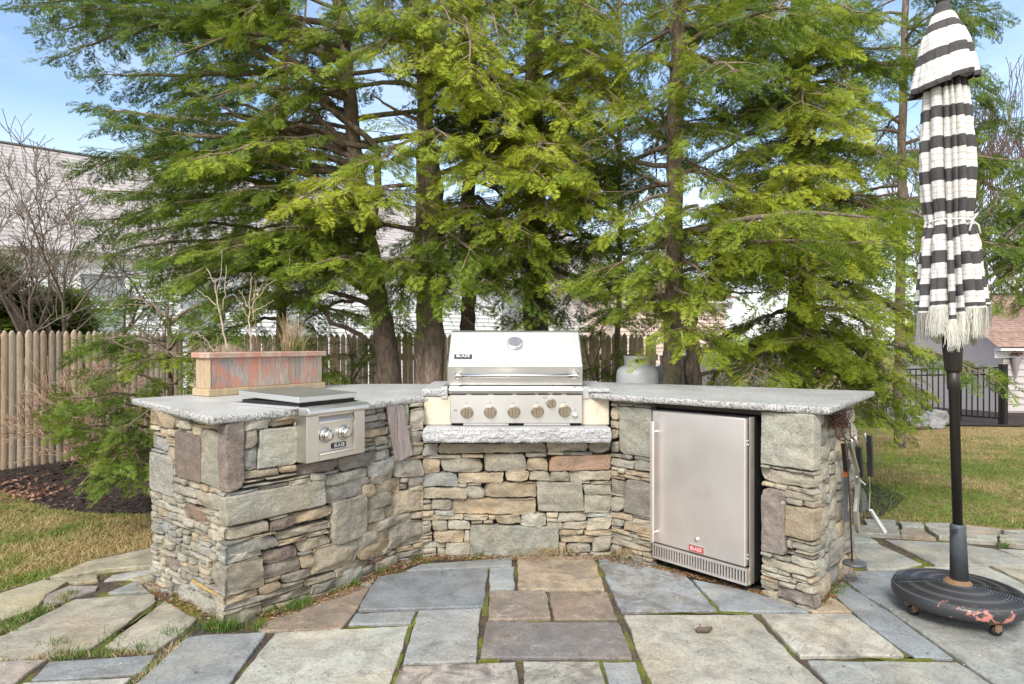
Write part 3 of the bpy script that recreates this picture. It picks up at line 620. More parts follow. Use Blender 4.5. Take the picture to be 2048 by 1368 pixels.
mb=MB(); z0,z1=PH-.034,PH
mb.rbox((-.006,-.006,z0),(PL+.006,.046,z1),.004,Tp,0,(1,.95,.93)); mb.rbox((-.006,PD-.04,z0),(PL+.006,PD+.006,z1),.004,Tp,0,cl()); mb.rbox((-.007,.047,z0),(.044,PD-.041,z1-.001),.004,Tp,0,(1.1,1.05,1)); mb.rbox((PL-.044,.047,z0),(PL+.007,PD-.041,z1-.001),.004,Tp,0,cl()); mb.build('rim',M['planter_trim'],pl)
mb=MB(); mb.box((.03,.03,PH-.08),(PL-.03,PD-.03,PH-.045),Tp); mb.build('soil',plain('potting_soil',(.05,.035,.025),1,0,60,.5,.6),pl)
# ---------------------------------------------------------------- dead plants in the planter
M['stem']=plain('dry_stem',(.42,.33,.24),.8,0,20,.35); M['stem_dark']=plain('dry_stem_dark',(.22,.15,.10),.8,0,20,.35)
def stems(lines,name,label,cat,mat,Y,r=.006,group=None,leaves=0):
    mb=MB()
    for ln in lines:
        pts=[at(px,py,Y+random.uniform(-.03,.03)*(i>0)) for i,(px,py) in enumerate(ln)]; k=len(pts)
        # bring it to life with small kinks
        P=[]
        for i in range(k-1):
            for j in range(4):
                t=j/4; p=pts[i]*(1-t)+pts[i+1]*t; P.append(p+(rng.normal(0,.004,3) if (i+j) else 0))
        P.append(pts[-1]); n=len(P); r0=r*(.6 if ln is not lines[0] else 1)
        mb.tube(P,[r0*(1-.65*i/(n-1)) for i in range(n)],5)
        if leaves:
            for p in P[::3]:
                if random.random()<.35:
                    a=rng.normal(0,1,3); a/=np.linalg.norm(a); b=np.cross(a,(0,0,1)); mb.add([p,p+a*.014+b*.009,p+a*.034,p+a*.014-b*.009],[(0,1,2,3)])
    o=mb.build(name,mat,None,True); o0=lines[0][0]; return tag(o,label,cat,group)
stems([[(457,706),(445,650),(434,600),(428,560),(415,556)],[(440,628),(432,590),(443,545),(443,500)],[(434,612),(415,595),(394,578)],[(446,620),(450,580),(452,530)],[(428,565),(418,545),(413,535)]],'dead_stem_plant','leafless pale plant with forked stems in the planter, left of the taller one','plant',M['stem'],4.12,.0065)
stems([[(502,704),(500,660),(498,620),(503,560),(502,545)],[(500,620),(490,600),(478,580)],[(500,618),(515,595),(535,570),(552,558)],[(503,600),(520,580),(527,565)],[(504,625),(525,615),(548,600)],[(498,640),(485,615),(470,590)],[(508,640),(507,600),(512,560)]],'dead_stem_plant','tall leafless bush with branching tips and few dry leaves in the planter','plant',M['stem'],4.26,.006,None,1)
stems([[(427,704),(420,690),(405,672),(385,665),(370,680)],[(424,700),(412,680),(395,668),(378,672)],[(430,704),(432,685),(436,665)]],'arching_cane','thin pale canes arching over the left end of the planter','plant',M['stem'],4.07,.004)
stems([[(514,706),(512,650),(510,600),(509,555)],[(500,686),(527,686)],[(528,706),(528,683)]],'wire_support','thin rusty wire plant support standing in the planter','plant support',M['stem_dark'],4.33,.003)
# ornamental grass clump
Vv=[];Cc2=[]
for i in range(170):
    bx=random.uniform(.60,.74); by=random.uniform(.05,.13); p=np.array(Tp((bx,by,PH-.05)))
    straw=random.random()<.62; h=random.uniform(.16,.34) if straw else random.uniform(.10,.20); lean=rng.normal(0,.05 if straw else .09,2)
    top=p+np.array([lean[0],lean[1],h]); midp=p+np.array([lean[0]*.3,lean[1]*.3,h*.6]); w=.0022
    Vv.append([p+[w,0,0],p-[w,0,0],midp-[w*.9,0,0],midp+[w*.9,0,0]]); Vv.append([midp+[w*.9,0,0],midp-[w*.9,0,0],top-[w*.2,0,0],top+[w*.2,0,0]])
    c=np.array((.42,.31,.19) if straw else (.20,.24,.06))*random.uniform(.7,1.2); Cc2+=[c,c]
tag(npmesh('ornamental_grass',np.array(Vv),np.array(Cc2),M['blade']),'clump of straw-coloured grass with green base in planter','grass clump')
# ================================================================ utensils on the right end
def rp(px,py,out=.03):
    S,z=CHR.sz(px,py); P,n=CHR.pos(np.array([S])); return np.array((P[0][0]+n[0][0]*out,P[0][1]+n[0][1]*out,z))
U=lambda x,y,out=.03: rp(1620+x/3.8,780+y/3.8,out)
M['rust']=plain('rusty_iron',(.075,.035,.02),.8,.4,50,.6,.3); M['orange']=plain('orange_plastic',(.60,.14,.04),.5); M['grey_blade']=plain('grey_nonstick',(.10,.105,.11),.4,.3); M['bright_steel']=plain('worn_bright_steel',(.62,.60,.57),.3,.9,50,.2)
rk=thing('utensil_rack',tuple(U(190,230,.03)),'rusty twisted iron hook rack hanging under the right counter end','hook rack')
mb=MB()
for i in range(46):
    a=U(random.uniform(95,272),random.uniform(160,215),random.uniform(.015,.04)); b=U(random.uniform(105,265),random.uniform(240,295),random.uniform(.015,.04)); m_=(a+b)/2+rng.normal(0,.006,3); mb.tube([a,m_,b],.0028,5)
mb.tube([U(92,178,.03),U(275,140,.03)],.005,6); mb.build('twisted_wires',M['rust'],rk)
for x in (155,207,262):
    mb=MB(); mb.tube([U(x,270),U(x-3,340),U(x+3,372,.045),U(x+16,380,.055),U(x+24,355,.06)],.0035,6); mb.build('hook',M['rust'],rk,True)
def flat(mb,pts,w,out,th=.004):   # ribbon of given half widths
    P=[U(x,y,out) for x,y in pts]; d=np.array([CHR.d[0][0],CHR.d[0][1],0]); n=np.array([CHR.n[0][0],CHR.n[0][1],0]); V=[];Fs=[]
    for p,ww in zip(P,w): V+=[p-d*ww,p+d*ww,p+d*ww+n*th,p-d*ww+n*th]
    k=len(P)
    for i in range(k-1):
        for j in range(4): Fs.append((i*4+j,i*4+(j+1)%4,i*4+4+(j+1)%4,i*4+4+j))
    Fs+=[(3,2,1,0),tuple((k-1)*4+j for j in range(4))]; mb.add(V,Fs)
t=thing('iron_rod',tuple(U(205,1300,.05)),'thin rusty rod on a round flat foot leaning beside right stone pillar','rod stand')
mb=MB(); mb.tube([U(172,375,.06),U(185,560,.065),U(195,850,.07),U(205,1295,.075)],.0042,8); mb.build('rod',M['rust'],t,True)
mb=MB(); mb.lathe([(.058,0),(.060,.008),(.055,.014),(.012,.016)],26,lambda q:tuple(U(207,1300,.085)+np.array(q))); mb.build('foot_plate',M['grey_blade'],t,True)
mb=MB(); c0=U(186,545,.065)
for k in range(4): mb.lathe([(.012,0),(.013,.004),(.012,.009)],12,lambda q:tuple(c0+np.array([q[0],q[1],q[2]+k*.011-.022])))
mb.build('grip',M['black_plastic'],t)
t=thing('tongs',tuple(U(250,700,.05)),'long brushed steel grill tongs hanging in the middle of the rack','tongs')
mb=MB(); flat(mb,[(195,390),(225,500),(258,612)],[.016,.015,.012],.062,.016); mb.build('arm',M['bright_steel'],t)
mb=MB(); flat(mb,[(258,612),(268,700),(262,800),(252,900),(262,1000),(268,1070)],[.012,.02,.02,.022,.026,.010],.055,.018); mb.build('jaw',M['bright_steel'],t)
mb=MB(); mb.tube([U(255,645,.066),U(285,680,.07),U(315,705,.07)],.005,6); mb.build('lock_ring',M['badge_light'],t)
t=thing('grill_brush',tuple(U(210,800,.03)),'dark grill brush with orange collar hanging nearest the iron rod','brush')
mb=MB(); flat(mb,[(185,400),(195,500),(205,610)],[.008,.010,.010],.034,.026); mb.build('handle',M['black_plastic'],t)
mb=MB(); flat(mb,[(205,612),(212,650)],[.016,.016],.033,.018); mb.build('collar',M['orange'],t)
mb=MB(); flat(mb,[(212,651),(216,760),(218,860),(216,985)],[.018,.018,.024,.022],.030,.022); mb.build('head',M['grey_blade'],t)
t=thing('grill_spatula',tuple(U(290,700,.05)),'steel spatula with ribbed black handle hanging beside the tongs','spatula')
mb=MB(); mb.tube([U(225,365,.06),U(228,410,.06),U(246,438,.065)],.004,6); mb.tube([U(250,345,.06),U(262,400,.06),U(270,430,.06)],.009,8); mb.build('hanging_loop',M['bright_steel'],t,True)
mb=MB(); flat(mb,[(262,425),(270,520),(280,650)],[.016,.017,.013],.058,.026); mb.build('handle',M['black_plastic'],t)
mb=MB(); flat(mb,[(280,650),(292,720),(300,790)],[.004,.004,.006],.060,.004); flat(mb,[(296,740),(308,800),(318,905)],[.02,.05,.055],.058,.012); mb.build('blade',M['grey_blade'],t)
t=thing('basting_scraper',tuple(U(330,640,.06)),'long black-handled scraper with pale angled blade, outermost on the rack','scraper')
mb=MB(); mb.tube([U(298,318,.08),U(306,380,.08),U(320,395,.08)],.004,6); mb.build('hanging_loop',M['bright_steel'],t,True)
mb=MB(); flat(mb,[(318,335),(326,480),(330,640)],[.018,.014,.011],.075,.026); mb.build('handle',M['black_plastic'],t)
mb=MB(); flat(mb,[(330,642),(336,760),(330,890)],[.005,.0035,.006],.08,.004); mb.build('shaft',M['bright_steel'],t)
mb=MB(); flat(mb,[(330,890),(385,975),(445,1062)],[.018,.024,.03],.083,.012); mb.build('blade',M['badge_light'],t)
# ================================================================ ground: lawn, mulch, patio
def ground_mat():
    m,nt,b,o=newmat('spring_lawn'); v=coord(nt); n=noise(nt,v,.9,5,.65); n2=noise(nt,v,14,5,.75); n3=noise(nt,v,90,4,.7)
    f=mathn(nt,'ADD',mathn(nt,'MULTIPLY',n,.62),mathn(nt,'MULTIPLY',n2,.38))
    c=ramp(nt,f,[(.38,(.10,.125,.030)),(.47,(.19,.175,.060)),(.54,(.33,.25,.12)),(.66,(.40,.31,.17))])
    c=mix(nt,c,ramp(nt,n3,[(.3,.6),(.7,1.25)]),1,'MULTIPLY'); nt.links.new(c,b.inputs['Base Color']); b.inputs['Roughness'].default_value=1; b.inputs['Specular IOR Level'].default_value=.1
    bump(nt,b,n3,.8,.03); return m
M['lawn']=ground_mat()
def gridmesh(name,xs,ys,zf,mat):
    nx,ny=len(xs),len(ys); V=[(x,y,zf(x,y)) for x in xs for y in ys]; Fs=[(i*ny+j,(i+1)*ny+j,(i+1)*ny+j+1,i*ny+j+1) for i in range(nx-1) for j in range(ny-1)]
    mb=MB(); mb.add(V,Fs); return mb.build(name,mat,None,True)
xs=[-90,-50,-25,-14]+list(np.arange(-9,18.1,.5))+[24,40,70,110]; ys=[-40,-15,-6,-2]+list(np.arange(0,24.1,.5))+[30,45,70,120]
tag(gridmesh('lawn_ground',xs,ys,terrain,M['lawn']),None,None,None,'structure')
def mulch_mat():
    m,nt,b,o=newmat('bark_mulch'); v=coord(nt); n=noise(nt,v,55,6,.75,1.2); n2=noise(nt,v,5,4)
    c=ramp(nt,n,[(.3,(.016,.012,.011)),(.5,(.055,.036,.030)),(.72,(.15,.095,.075))]); c=mix(nt,c,ramp(nt,n2,[(.35,.65),(.65,1.3)]),1,'MULTIPLY')
    nt.links.new(c,b.inputs['Base Color']); b.inputs['Roughness'].default_value=1; bump(nt,b,n,1.0,.05); return m
M['mulch']=mulch_mat()
def sheet(name,pts,dz,mat,kind='structure',wob=.06):
    # closed outline -> wavy sheet draped on the terrain
    out=[];n=len(pts)
    for i in range(n):
        a=np.array(pts[i],float);b=np.array(pts[(i+1)%n],float);L=np.linalg.norm(b-a);k=max(1,int(L/.15)); d=(b-a)/max(L,1e-6)
        for j in range(k):
            p=a+(b-a)*j/k; w=wob*vn(np.array([p[0]*2.1]),p[1]*2.1,3)[0]; out.append((p[0]-d[1]*w,p[1]+d[0]*w))
    mb=MB(); V=[(x,y,terrain(x,y)+dz) for x,y in out]; mb.add(V,[tuple(range(len(V)))]); return tag(mb.build(name,mat),None,None,None,kind)
ed=[gp(0,975),gp(60,995),gp(110,1010),gp(200,1020),gp(305,1020)]
sheet('mulch_bed',[(-6.6,5.4),(-5.6,5.75)]+ed+[(-2.0,4.3),(-.9,5.0),(1.2,5.0),(2.6,4.7),(3.4,5.6),(3.4,7.2),(2.2,8.6),(-4.2,8.6),(-5.4,6.9)],.006,M['mulch'])
sheet('garden_bed',[(6.5,11.6),(8.6,11.0),(10.5,12.4),(13.5,12.9),(22,16),(22,21),(8,20),(5.5,14)],.02,M['mulch'])
# mulch chips give the bed its broken surface
nchip=7000; cx=rng.uniform(-5.9,-1.6,nchip); cy=rng.uniform(4.3,8.2,nchip); keep=[]
def inpoly(x,y,P):
    r=False;j=len(P)-1
    for i in range(len(P)):
        if (P[i][1]>y)!=(P[j][1]>y) and x<(P[j][0]-P[i][0])*(y-P[i][1])/(P[j][1]-P[i][1])+P[i][0]: r=not r
        j=i
    return r
MBp=[gp(0,978)]+[gp(60,998),gp(110,1013),gp(200,1022),gp(305,1024)]+[(-2.0,4.3),(-2.6,6.5),(-4.2,8.4),(-5.4,6.8)]
def flakes(pts,size,cols,zoff=.012,flat_=.5):
    n=len(pts); a=rng.uniform(0,6.283,n); L=rng.uniform(size*.5,size*1.3,n); w=L*rng.uniform(.25,.6,n); d=np.stack([np.cos(a),np.sin(a),rng.normal(0,flat_*.5,n)],1); p=np.stack([-np.sin(a),np.cos(a),rng.normal(0,flat_,n)],1)
    c=np.array(pts)+np.array([0,0,zoff]); c[:,2]+=rng.uniform(0,zoff,n)
    V=np.stack([c-d*L[:,None]*.5,c+p*w[:,None]*.5,c+d*L[:,None]*.5,c-p*w[:,None]*.5],1); col=np.array([cols[i] for i in rng.integers(0,len(cols),n)])*rng.uniform(.7,1.25,(n,1)); return V,col
pts=[(x,y,terrain(x,y)) for x,y in zip(cx,cy) if inpoly(x,y,MBp)]
Vc,Cl=flakes(pts,.045,[(.05,.032,.026),(.09,.055,.042),(.025,.02,.018),(.15,.09,.07)]); tag(npmesh('mulch_chips',Vc,Cl,M['litter']),None,None,None,'stuff')
# patio bed seen in the joints
def joint_mat():
    m,nt,b,o=newmat('mossy_joint'); v=coord(nt); n=noise(nt,v,3.3,4,.6); n2=noise(nt,v,60,5,.7)
    c=ramp(nt,n,[(.42,(.075,.060,.045)),(.50,(.12,.085,.05)),(.56,(.13,.15,.018)),(.66,(.20,.22,.025))]); c=mix(nt,c,ramp(nt,n2,[(.3,.45),(.7,1.4)]),1,'MULTIPLY')
    nt.links.new(c,b.inputs['Base Color']); b.inputs['Roughness'].default_value=1; bump(nt,b,n2,1,.02); return m
M['joint']=joint_mat()
patio_edge=[gp(-260,1250),gp(0,1178),gp(100,1150),gp(200,1110),gp(305,1090)]
back=[gp(1700,1035),gp(1736,1037),gp(1795,1040),gp(1850,1043),gp(1930,1050),gp(2004,1056),gp(2048,1062),gp(2300,1080)]
mb=MB(); P=[(-3.6,-.6)]+[(-4.2,1.2)]+patio_edge+[(-1.5,4.0),(-.6,4.3),(1.4,4.5)]+back+[(5.5,2.0),(5.5,-.6)]
mb.add([(x,y,-.014) for x,y in P],[tuple(range(len(P)))]); tag(mb.build('patio_bed',M['joint']),None,None,None,'structure')
FC={'F':(0,1026,4),'G':(512,1080,4.741),'H':(900,1080,4.741),'I':(1260,1080,4.741),'J':(1616,1020,3.931),'B':(290,960,4),'X':(0,0,1)}
FPAL={'blue':(.245,.265,.275),'dblue':(.20,.215,.225),'grey':(.305,.308,.280),'olive':(.315,.295,.215),'tan':(.340,.315,.255),'ltan':(.355,.348,.305),'brown':(.235,.192,.152),'purple':(.185,.168,.160),'pink':(.31,.285,.262),'light':(.38,.385,.37),'warm':(.315,.26,.19)}
FLV=[];FLF=[];FLC=[];nfl=0
def flag(crop,pts,c,mot=0.,thick=.03,z=0.):
    global nfl
    ox,oy,k=FC[crop]; P=[np.array(gp(ox+x/k,oy+y/k)) for x,y in pts]
    cen=sum(P)/len(P); out=[]
    n=len(P)
    for i in range(n):
        a,b=P[i],P[(i+1)%n]; L=np.linalg.norm(b-a); kk=max(2,int(L/.025)); d=(b-a)/max(L,1e-6)
        for j in range(kk):
            p=a+(b-a)*j/kk; out.append(p+np.array([d[1],-d[0]])*(.005*vn(np.array([p[0]*14]),p[1]*14,1.1)[0]+.003*vn(np.array([p[0]*50]),p[1]*50,4)[0]))
    out=np.array(out); m=len(out); area=0.5*np.sum(out[:,0]*np.roll(out[:,1],-1)-np.roll(out[:,0],-1)*out[:,1])
    if area<0: out=out[::-1]
    nx=np.roll(out,-1,0)-np.roll(out,1,0); nx/=np.maximum(np.linalg.norm(nx,axis=1,keepdims=True),1e-6); nn=np.stack([-nx[:,1],nx[:,0]],1)
    zt=z+random.uniform(-.003,.003); tx,ty=random.uniform(-.004,.004),random.uniform(-.004,.004)
    def ring(ins,zz): q=out+nn*ins; return np.stack([q[:,0],q[:,1],zt+zz+(q[:,0]-cen[0])*tx+(q[:,1]-cen[1])*ty],1)
    V=np.vstack([ring(0,-thick),ring(0,-.005),ring(.002,-.0015),ring(.006,0)]); Fs=[]
    for r in range(3):
        for j in range(m): Fs.append((r*m+j,r*m+(j+1)%m,(r+1)*m+(j+1)%m,(r+1)*m+j))
    Fs.append(tuple(range(3*m,4*m)))
    FLV.append(V); FLF.extend([tuple(i+nfl for i in f) for f in Fs]); nfl+=len(V)
    col=jit(FPAL[c],.08)+(min(.85,mot*1.15+random.uniform(.05,.22)),); FLC.append(np.tile(np.array(col,np.float32),(len(V),1)))
flag('F',[(-300,720),(0,645),(350,535),(540,550),(440,610),(370,650),(320,735),(180,800),(0,860),(-300,960)],'olive')
flag('F',[(330,738),(372,650),(560,572),(790,577),(770,612),(600,662),(420,738)],'pink',.3)
flag('F',[(400,520),(700,395),(1100,310),(1260,275),(1260,430),(860,455),(620,500)],'olive',.2,.04,.012)
flag('F',[(430,520),(620,508),(780,488),(785,538),(600,560)],'olive',.2)
flag('F',[(830,535),(900,492),(1060,462),(1250,440),(1225,478),(1000,522)],'light')
flag('F',[(1140,505),(1300,480),(1345,560),(1170,565)],'olive')
flag('F',[(1010,520),(1225,480),(1330,500),(1340,600),(1225,612),(1105,535)],'olive')
flag('F',[(862,635),(1090,542),(1200,622),(960,642)],'grey')
flag('F',[(-400,1090),(20,975),(600,690),(1000,652),(1235,642),(1255,700),(830,1010),(720,1085),(400,1148),(0,1165),(-400,1185)],'tan',.15)
flag('F',[(840,1058),(1325,700),(1570,840),(1490,930),(1250,1092),(1000,1092)],'tan',.2)
flag('F',[(-400,1205),(370,1172),(230,1262),(110,1360),(-60,1500),(-400,1560)],'pink',.25)
flag('F',[(395,1180),(1245,1122),(1170,1245),(1085,1275),(780,1298),(250,1328)],'dblue')
flag('F',[(190,1350),(1055,1308),(975,1368),(820,1500),(-40,1560)],'light')
flag('X',[(268,1368),(373,1274),(410,1268),(534,1263),(458,1368),(402,1446),(190,1446)],'blue',.0)
flag('G',[(20,835),(130,745),(500,605),(900,435),(1085,432),(1045,492),(945,672),(800,828),(180,856),(60,862)],'brown',.35)
flag('G',[(990,415),(1062,372),(1128,360),(1092,418)],'pink')
flag('X',[(550,1264),(683,1257),(816,1251),(801,1308),(778,1368),(750,1450),(408,1450),(466,1368),(515,1306)],'ltan',.12)
flag('X',[(756,1153),(812,1144),(975,1137),(967,1212),(716,1220),(734,1186)],'dblue',.1)
flag('G',[(948,692),(1515,677),(1465,778),(878,798)],'blue')
flag('G',[(1545,662),(2130,642),(2088,1138),(1385,1163)],'blue')
flag('G',[(1425,288),(1560,228),(2048,195),(2418,162),(2424,240)],'dblue')
flag('H',[(-440,1183),(625,1150),(648,1368),(665,1560),(-600,1560),(-540,1365)],'pink',.75)
flag('H',[(383,264),(605,252),(608,462),(372,468)],'blue')
flag('H',[(640,152),(1358,152),(1385,215),(1465,468),(648,463)],'warm',.35)
flag('H',[(380,482),(908,478),(955,738),(360,756)],'brown',.5)
flag('H',[(940,488),(1490,492),(1585,738),(988,742)],'brown',.4)
flag('H',[(340,776),(1585,772),(1635,830),(1725,1112),(290,1105)],'purple',.45)
flag('H',[(695,1147),(1402,1147),(1475,1368),(1530,1560),(720,1560)],'grey',.7)
flag('H',[(1450,1147),(1762,1147),(1838,1368),(1900,1560),(1570,1560)],'blue')
flag('X',[(1193,1113),(1290,1117),(1340,1137),(1368,1146),(1434,1221),(1242,1223)],'blue',.65)
flag('I',[(600,372),(1110,472),(1690,678),(868,672)],'blue',.1)
flag('I',[(-52,700),(1165,697),(1238,775),(1580,1130),(1850,1368),(2070,1560),(262,1560),(203,1368),(55,1000)],'ltan',.2)
flag('X',[(1522,1228),(1703,1228),(1782,1286),(1808,1310),(1600,1312),(1544,1254)],'ltan',.25)
flag('X',[(1616,1322),(1914,1324),(1982,1368),(2100,1450),(1745,1450),(1660,1368)],'grey',.1)
flag('J',[(178,632),(265,560),(395,650),(615,782),(895,982),(1140,1163),(835,1150),(642,1028),(425,860),(200,655)],'blue')
flag('J',[(270,530),(285,478),(690,472),(840,600),(840,768),(640,772),(430,655)],'blue')
flag('J',[(40,798),(170,685),(205,695),(345,798)],'warm')
flag('J',[(645,787),(870,777),(1400,800),(1698,800),(2600,1100),(2600,1600),(1860,1600),(1480,1368),(1185,1172),(900,970)],'grey',.25)
flag('J',[(345,264),(555,264),(895,418),(690,463),(470,463),(372,390),(338,345)],'ltan',.1)
flag('J',[(300,200),(480,202),(550,250),(300,254)],'grey')
flag('J',[(605,226),(1110,252),(1470,302),(1698,385),(2050,430),(1000,428),(830,338)],'grey')
flag('J',[(1500,302),(1698,312),(2600,340),(2600,470),(2080,425),(1690,378)],'ltan')
flag('J',[(905,445),(1410,445),(1698,580),(2000,720),(2500,930),(2500,1040),(1700,780),(1300,640)],'ltan')
flag('J',[(1440,440),(2600,485),(2600,900),(2020,705)],'tan')
for pts,c in (([(440,84),(690,90),(685,128),(460,122)],'grey'),([(320,132),(705,140),(728,212),(320,192)],'grey'),([(720,168),(870,157),(1005,230),(735,212)],'warm'),([(715,102),(895,112),(915,152),(745,140)],'grey'),([(920,117),(1105,117),(1230,150),(1230,245),(1030,220),(945,165)],'grey'),([(1235,132),(1515,165),(1485,196),(1245,182)],'tan'),([(1240,195),(1490,210),(1480,262),(1245,246)],'grey'),([(1500,212),(1698,205),(2300,260),(2300,330),(1698,292),(1510,268)],'tan'),([(1545,172),(1698,172),(2300,200),(2300,250),(1698,198)],'grey')): flag('J',pts,c,.2,.035,.014)
# the paving carries on under and behind the camera
y0=2.02; 
def flagw(pts,c):
    flag('X',[(CX+x*F/y,CY+HC*F/y) for x,y in pts],c,.1)
y=2.0
for row in range(5):
    h=[.55,.7,.5,.62,.5][row]; x=-3.3
    if y-h<.05: break
    while x<4.6:
        w=random.uniform(.5,1.0); flagw([(x,y-h+.015),(x+w-.018,y-h+.015),(x+w-.018,y-.005),(x,y-.005)],random.choice(['blue','grey','tan','ltan','purple'])); x+=w
    y-=h
for q,c in (([(3.62,2.02),(4.5,2.02),(4.5,2.7),(3.62,2.7)],'tan'),([(4.52,2.02),(5.4,2.02),(5.4,2.9),(4.52,2.9)],'grey'),([(4.52,2.92),(5.4,2.92),(5.3,3.6),(4.45,3.7)],'blue'),([(3.62,2.72),(4.5,2.72),(4.43,3.3),(3.75,3.25)],'ltan')): flagw(q,c)
me=bpy.data.meshes.new('flagstone_patio'); me.from_pydata(np.vstack(FLV).tolist(),[],FLF); me.materials.append(M['flag']); a=me.color_attributes.new('col','FLOAT_COLOR','POINT'); a.data.foreach_set('color',np.vstack(FLC).ravel()); me.update()
tag(link('flagstone_patio',me),None,None,None,'structure')
# ---------------------------------------------------------------- grass blades
def blades(pts,hmin,hmax,w,colf,lean=.5):
    n=len(pts); p=np.array(pts); h=rng.uniform(hmin,hmax,n); a=rng.uniform(0,6.283,n); l=rng.normal(0,lean,(n,2))*h[:,None]
    s=np.stack([np.cos(a),np.sin(a),0*a],1)*w; t=p+np.concatenate([l,h[:,None]],1); V=np.stack([p-s,p+s,t],1); return V,colf(p)
def lawncol(p):
    n=fbm(p[:,0]*.9,p[:,1]*.9,4.0,3)+fbm(p[:,0]*6,p[:,1]*6,1.0,2)*.55+rng.normal(0,.28,len(p))
    n=n-np.clip((p[:,1]-7.2)*.45,0,1.5)*(p[:,0]>2)+np.where((p[:,0]>2)&(p[:,1]<7.2),.35,0)-np.where(p[:,0]<0,.42,0)
    g=np.array([.125,.205,.030]);t=np.array([.40,.305,.15]); k=1/(1+np.exp(-n*5)); c=t+(g-t)*k[:,None]; return c*rng.uniform(.9,1.5,(len(p),1))
pts=[]
LG=[gp(-300,1080),gp(-300,960),gp(0,978),gp(60,998),gp(110,1013),gp(200,1022),gp(320,1022),gp(315,1098),gp(200,1112),gp(100,1152),gp(0,1180)]
while len(pts)<26000:
    x=random.uniform(-5,-1.8);y=random.uniform(3.3,5.6)
    if inpoly(x,y,LG): pts.append((x,y,terrain(x,y)))
RG=[(2.45,4.86),(3.0,4.80),(4.1,4.50),(6.5,4.3),(9.5,7.5),(9.5,10.4),(7.6,11.0),(5.0,9.6),(3.7,7.0)]
while len(pts)<100000:
    y=4.3+6.8*random.random()**1.6; x=random.uniform(2.3,9.5)
    if inpoly(x,y,RG): pts.append((x,y,terrain(x,y)))
Vb,Cb=blades(pts,.012,.034,.0035,lawncol,.9)
tag(npmesh('lawn_grass',Vb,Cb,M['blade'],None,3),None,None,None,'stuff')
def tufts(spec,name):
    Vs=[];Cs=[]
    for px,py,n,r,h,c in spec:
        x,y=gp(px,py); p=[(x+rng.normal(0,r),y+rng.normal(0,r*.6),-.012) for _ in range(n)]
        V,_=blades(p,h*.4,h,.0025,lambda q:q,.5); Vs.append(V); Cs.append(np.array(c)*rng.uniform(.6,1.35,(n,1)))
    return npmesh(name,np.vstack(Vs),np.vstack(Cs),M['blade'],None,3)
GG=(.12,.20,.04); ST=(.48,.38,.22)
sp=[]
for x,y,n in ((430,1035,40),(500,1130,35),(550,1120,30),(800,1100,35),(1130,1080,60),(870,1000,40),(1400,960,60),(250,810,50),(100,860,60),(30,930,60),(300,780,40),(1740,1090,0)): sp.append((x/4,1026+y/4,n,.035,.06,GG))
for x,y,n in ((1700,905,130),(1800,920,90),(1860,900,60)): sp.append((x/4,1026+y/4,n,.03,.07,GG))
for x,y,n in ((340,650,140),(400,620,120),(470,600,120),(120,680,60),(690,490,60),(800,430,60),(920,410,70),(1180,290,70),(1480,170,80),(1540,130,60),(30,820,50)): sp.append((512+x/4.741,1080+y/4.741,n,.025,.06,GG))
for x,y in ((1060,100),(1090,110),(1340,110),(980,130),(270,140)): sp.append((900+x/4.741,1080+y/4.741,50,.02,.08,GG))
for px,py in ((1678,1175),(1668,1187),(1703,1122),(2010,1090)): sp.append((px,py,70,.02,.05,GG))
for i in range(30):   # along the left joints
    t=random.random(); sp.append((0+t*310,1318-t*18+random.uniform(-4,4),14,.015,.035,random.choice((GG,ST,ST))))
for i in range(50):
    t=random.random(); sp.append((random.uniform(0,170),1262-t*0,0,.02,.05,GG))
for i in range(40):
    t=random.random(); sp.append((t*150,1264-t*80+random.uniform(-3,3),12,.015,.04,random.choice((GG,ST))))
for i in range(30):
    t=random.random(); sp.append((268+t*104,1364-t*92,10,.012,.035,random.choice((GG,ST))))
tag(tufts([s for s in sp if s[2]>0],'grass_tufts'),None,None,None,'stuff')
# dry straw tufts at the wall foot
Vs=[];Cs=[]
for px,py,n,dx,dy in ((1108,1108,70,-.20,-.16),(1240,1112,90,.05,-.12),(1265,1108,60,-.14,-.06),(1130,1106,30,.02,-.14)):
    x,y=gp(px,py)
    for i in range(n):
        p=np.array([x+rng.normal(0,.02),y+rng.normal(0,.01),.004]); L=random.uniform(.4,1.1); e=p+np.array([dx*L+rng.normal(0,.07),dy*L+rng.normal(0,.03),random.uniform(.0,.04)]); m_=(p+e)/2+np.array([0,0,.05*random.random()]); w=np.array([.0016,.0016,0])
        Vs+= [[p-w,p+w,m_+w,m_-w],[m_-w,m_+w,e+w*.3,e-w*.3]]; c=np.array(ST)*random.uniform(.7,1.3); Cs+=[c,c]
tag(npmesh('dry_straw_tufts',np.array(Vs),np.array(Cs),M['blade']),None,None,None,'stuff')
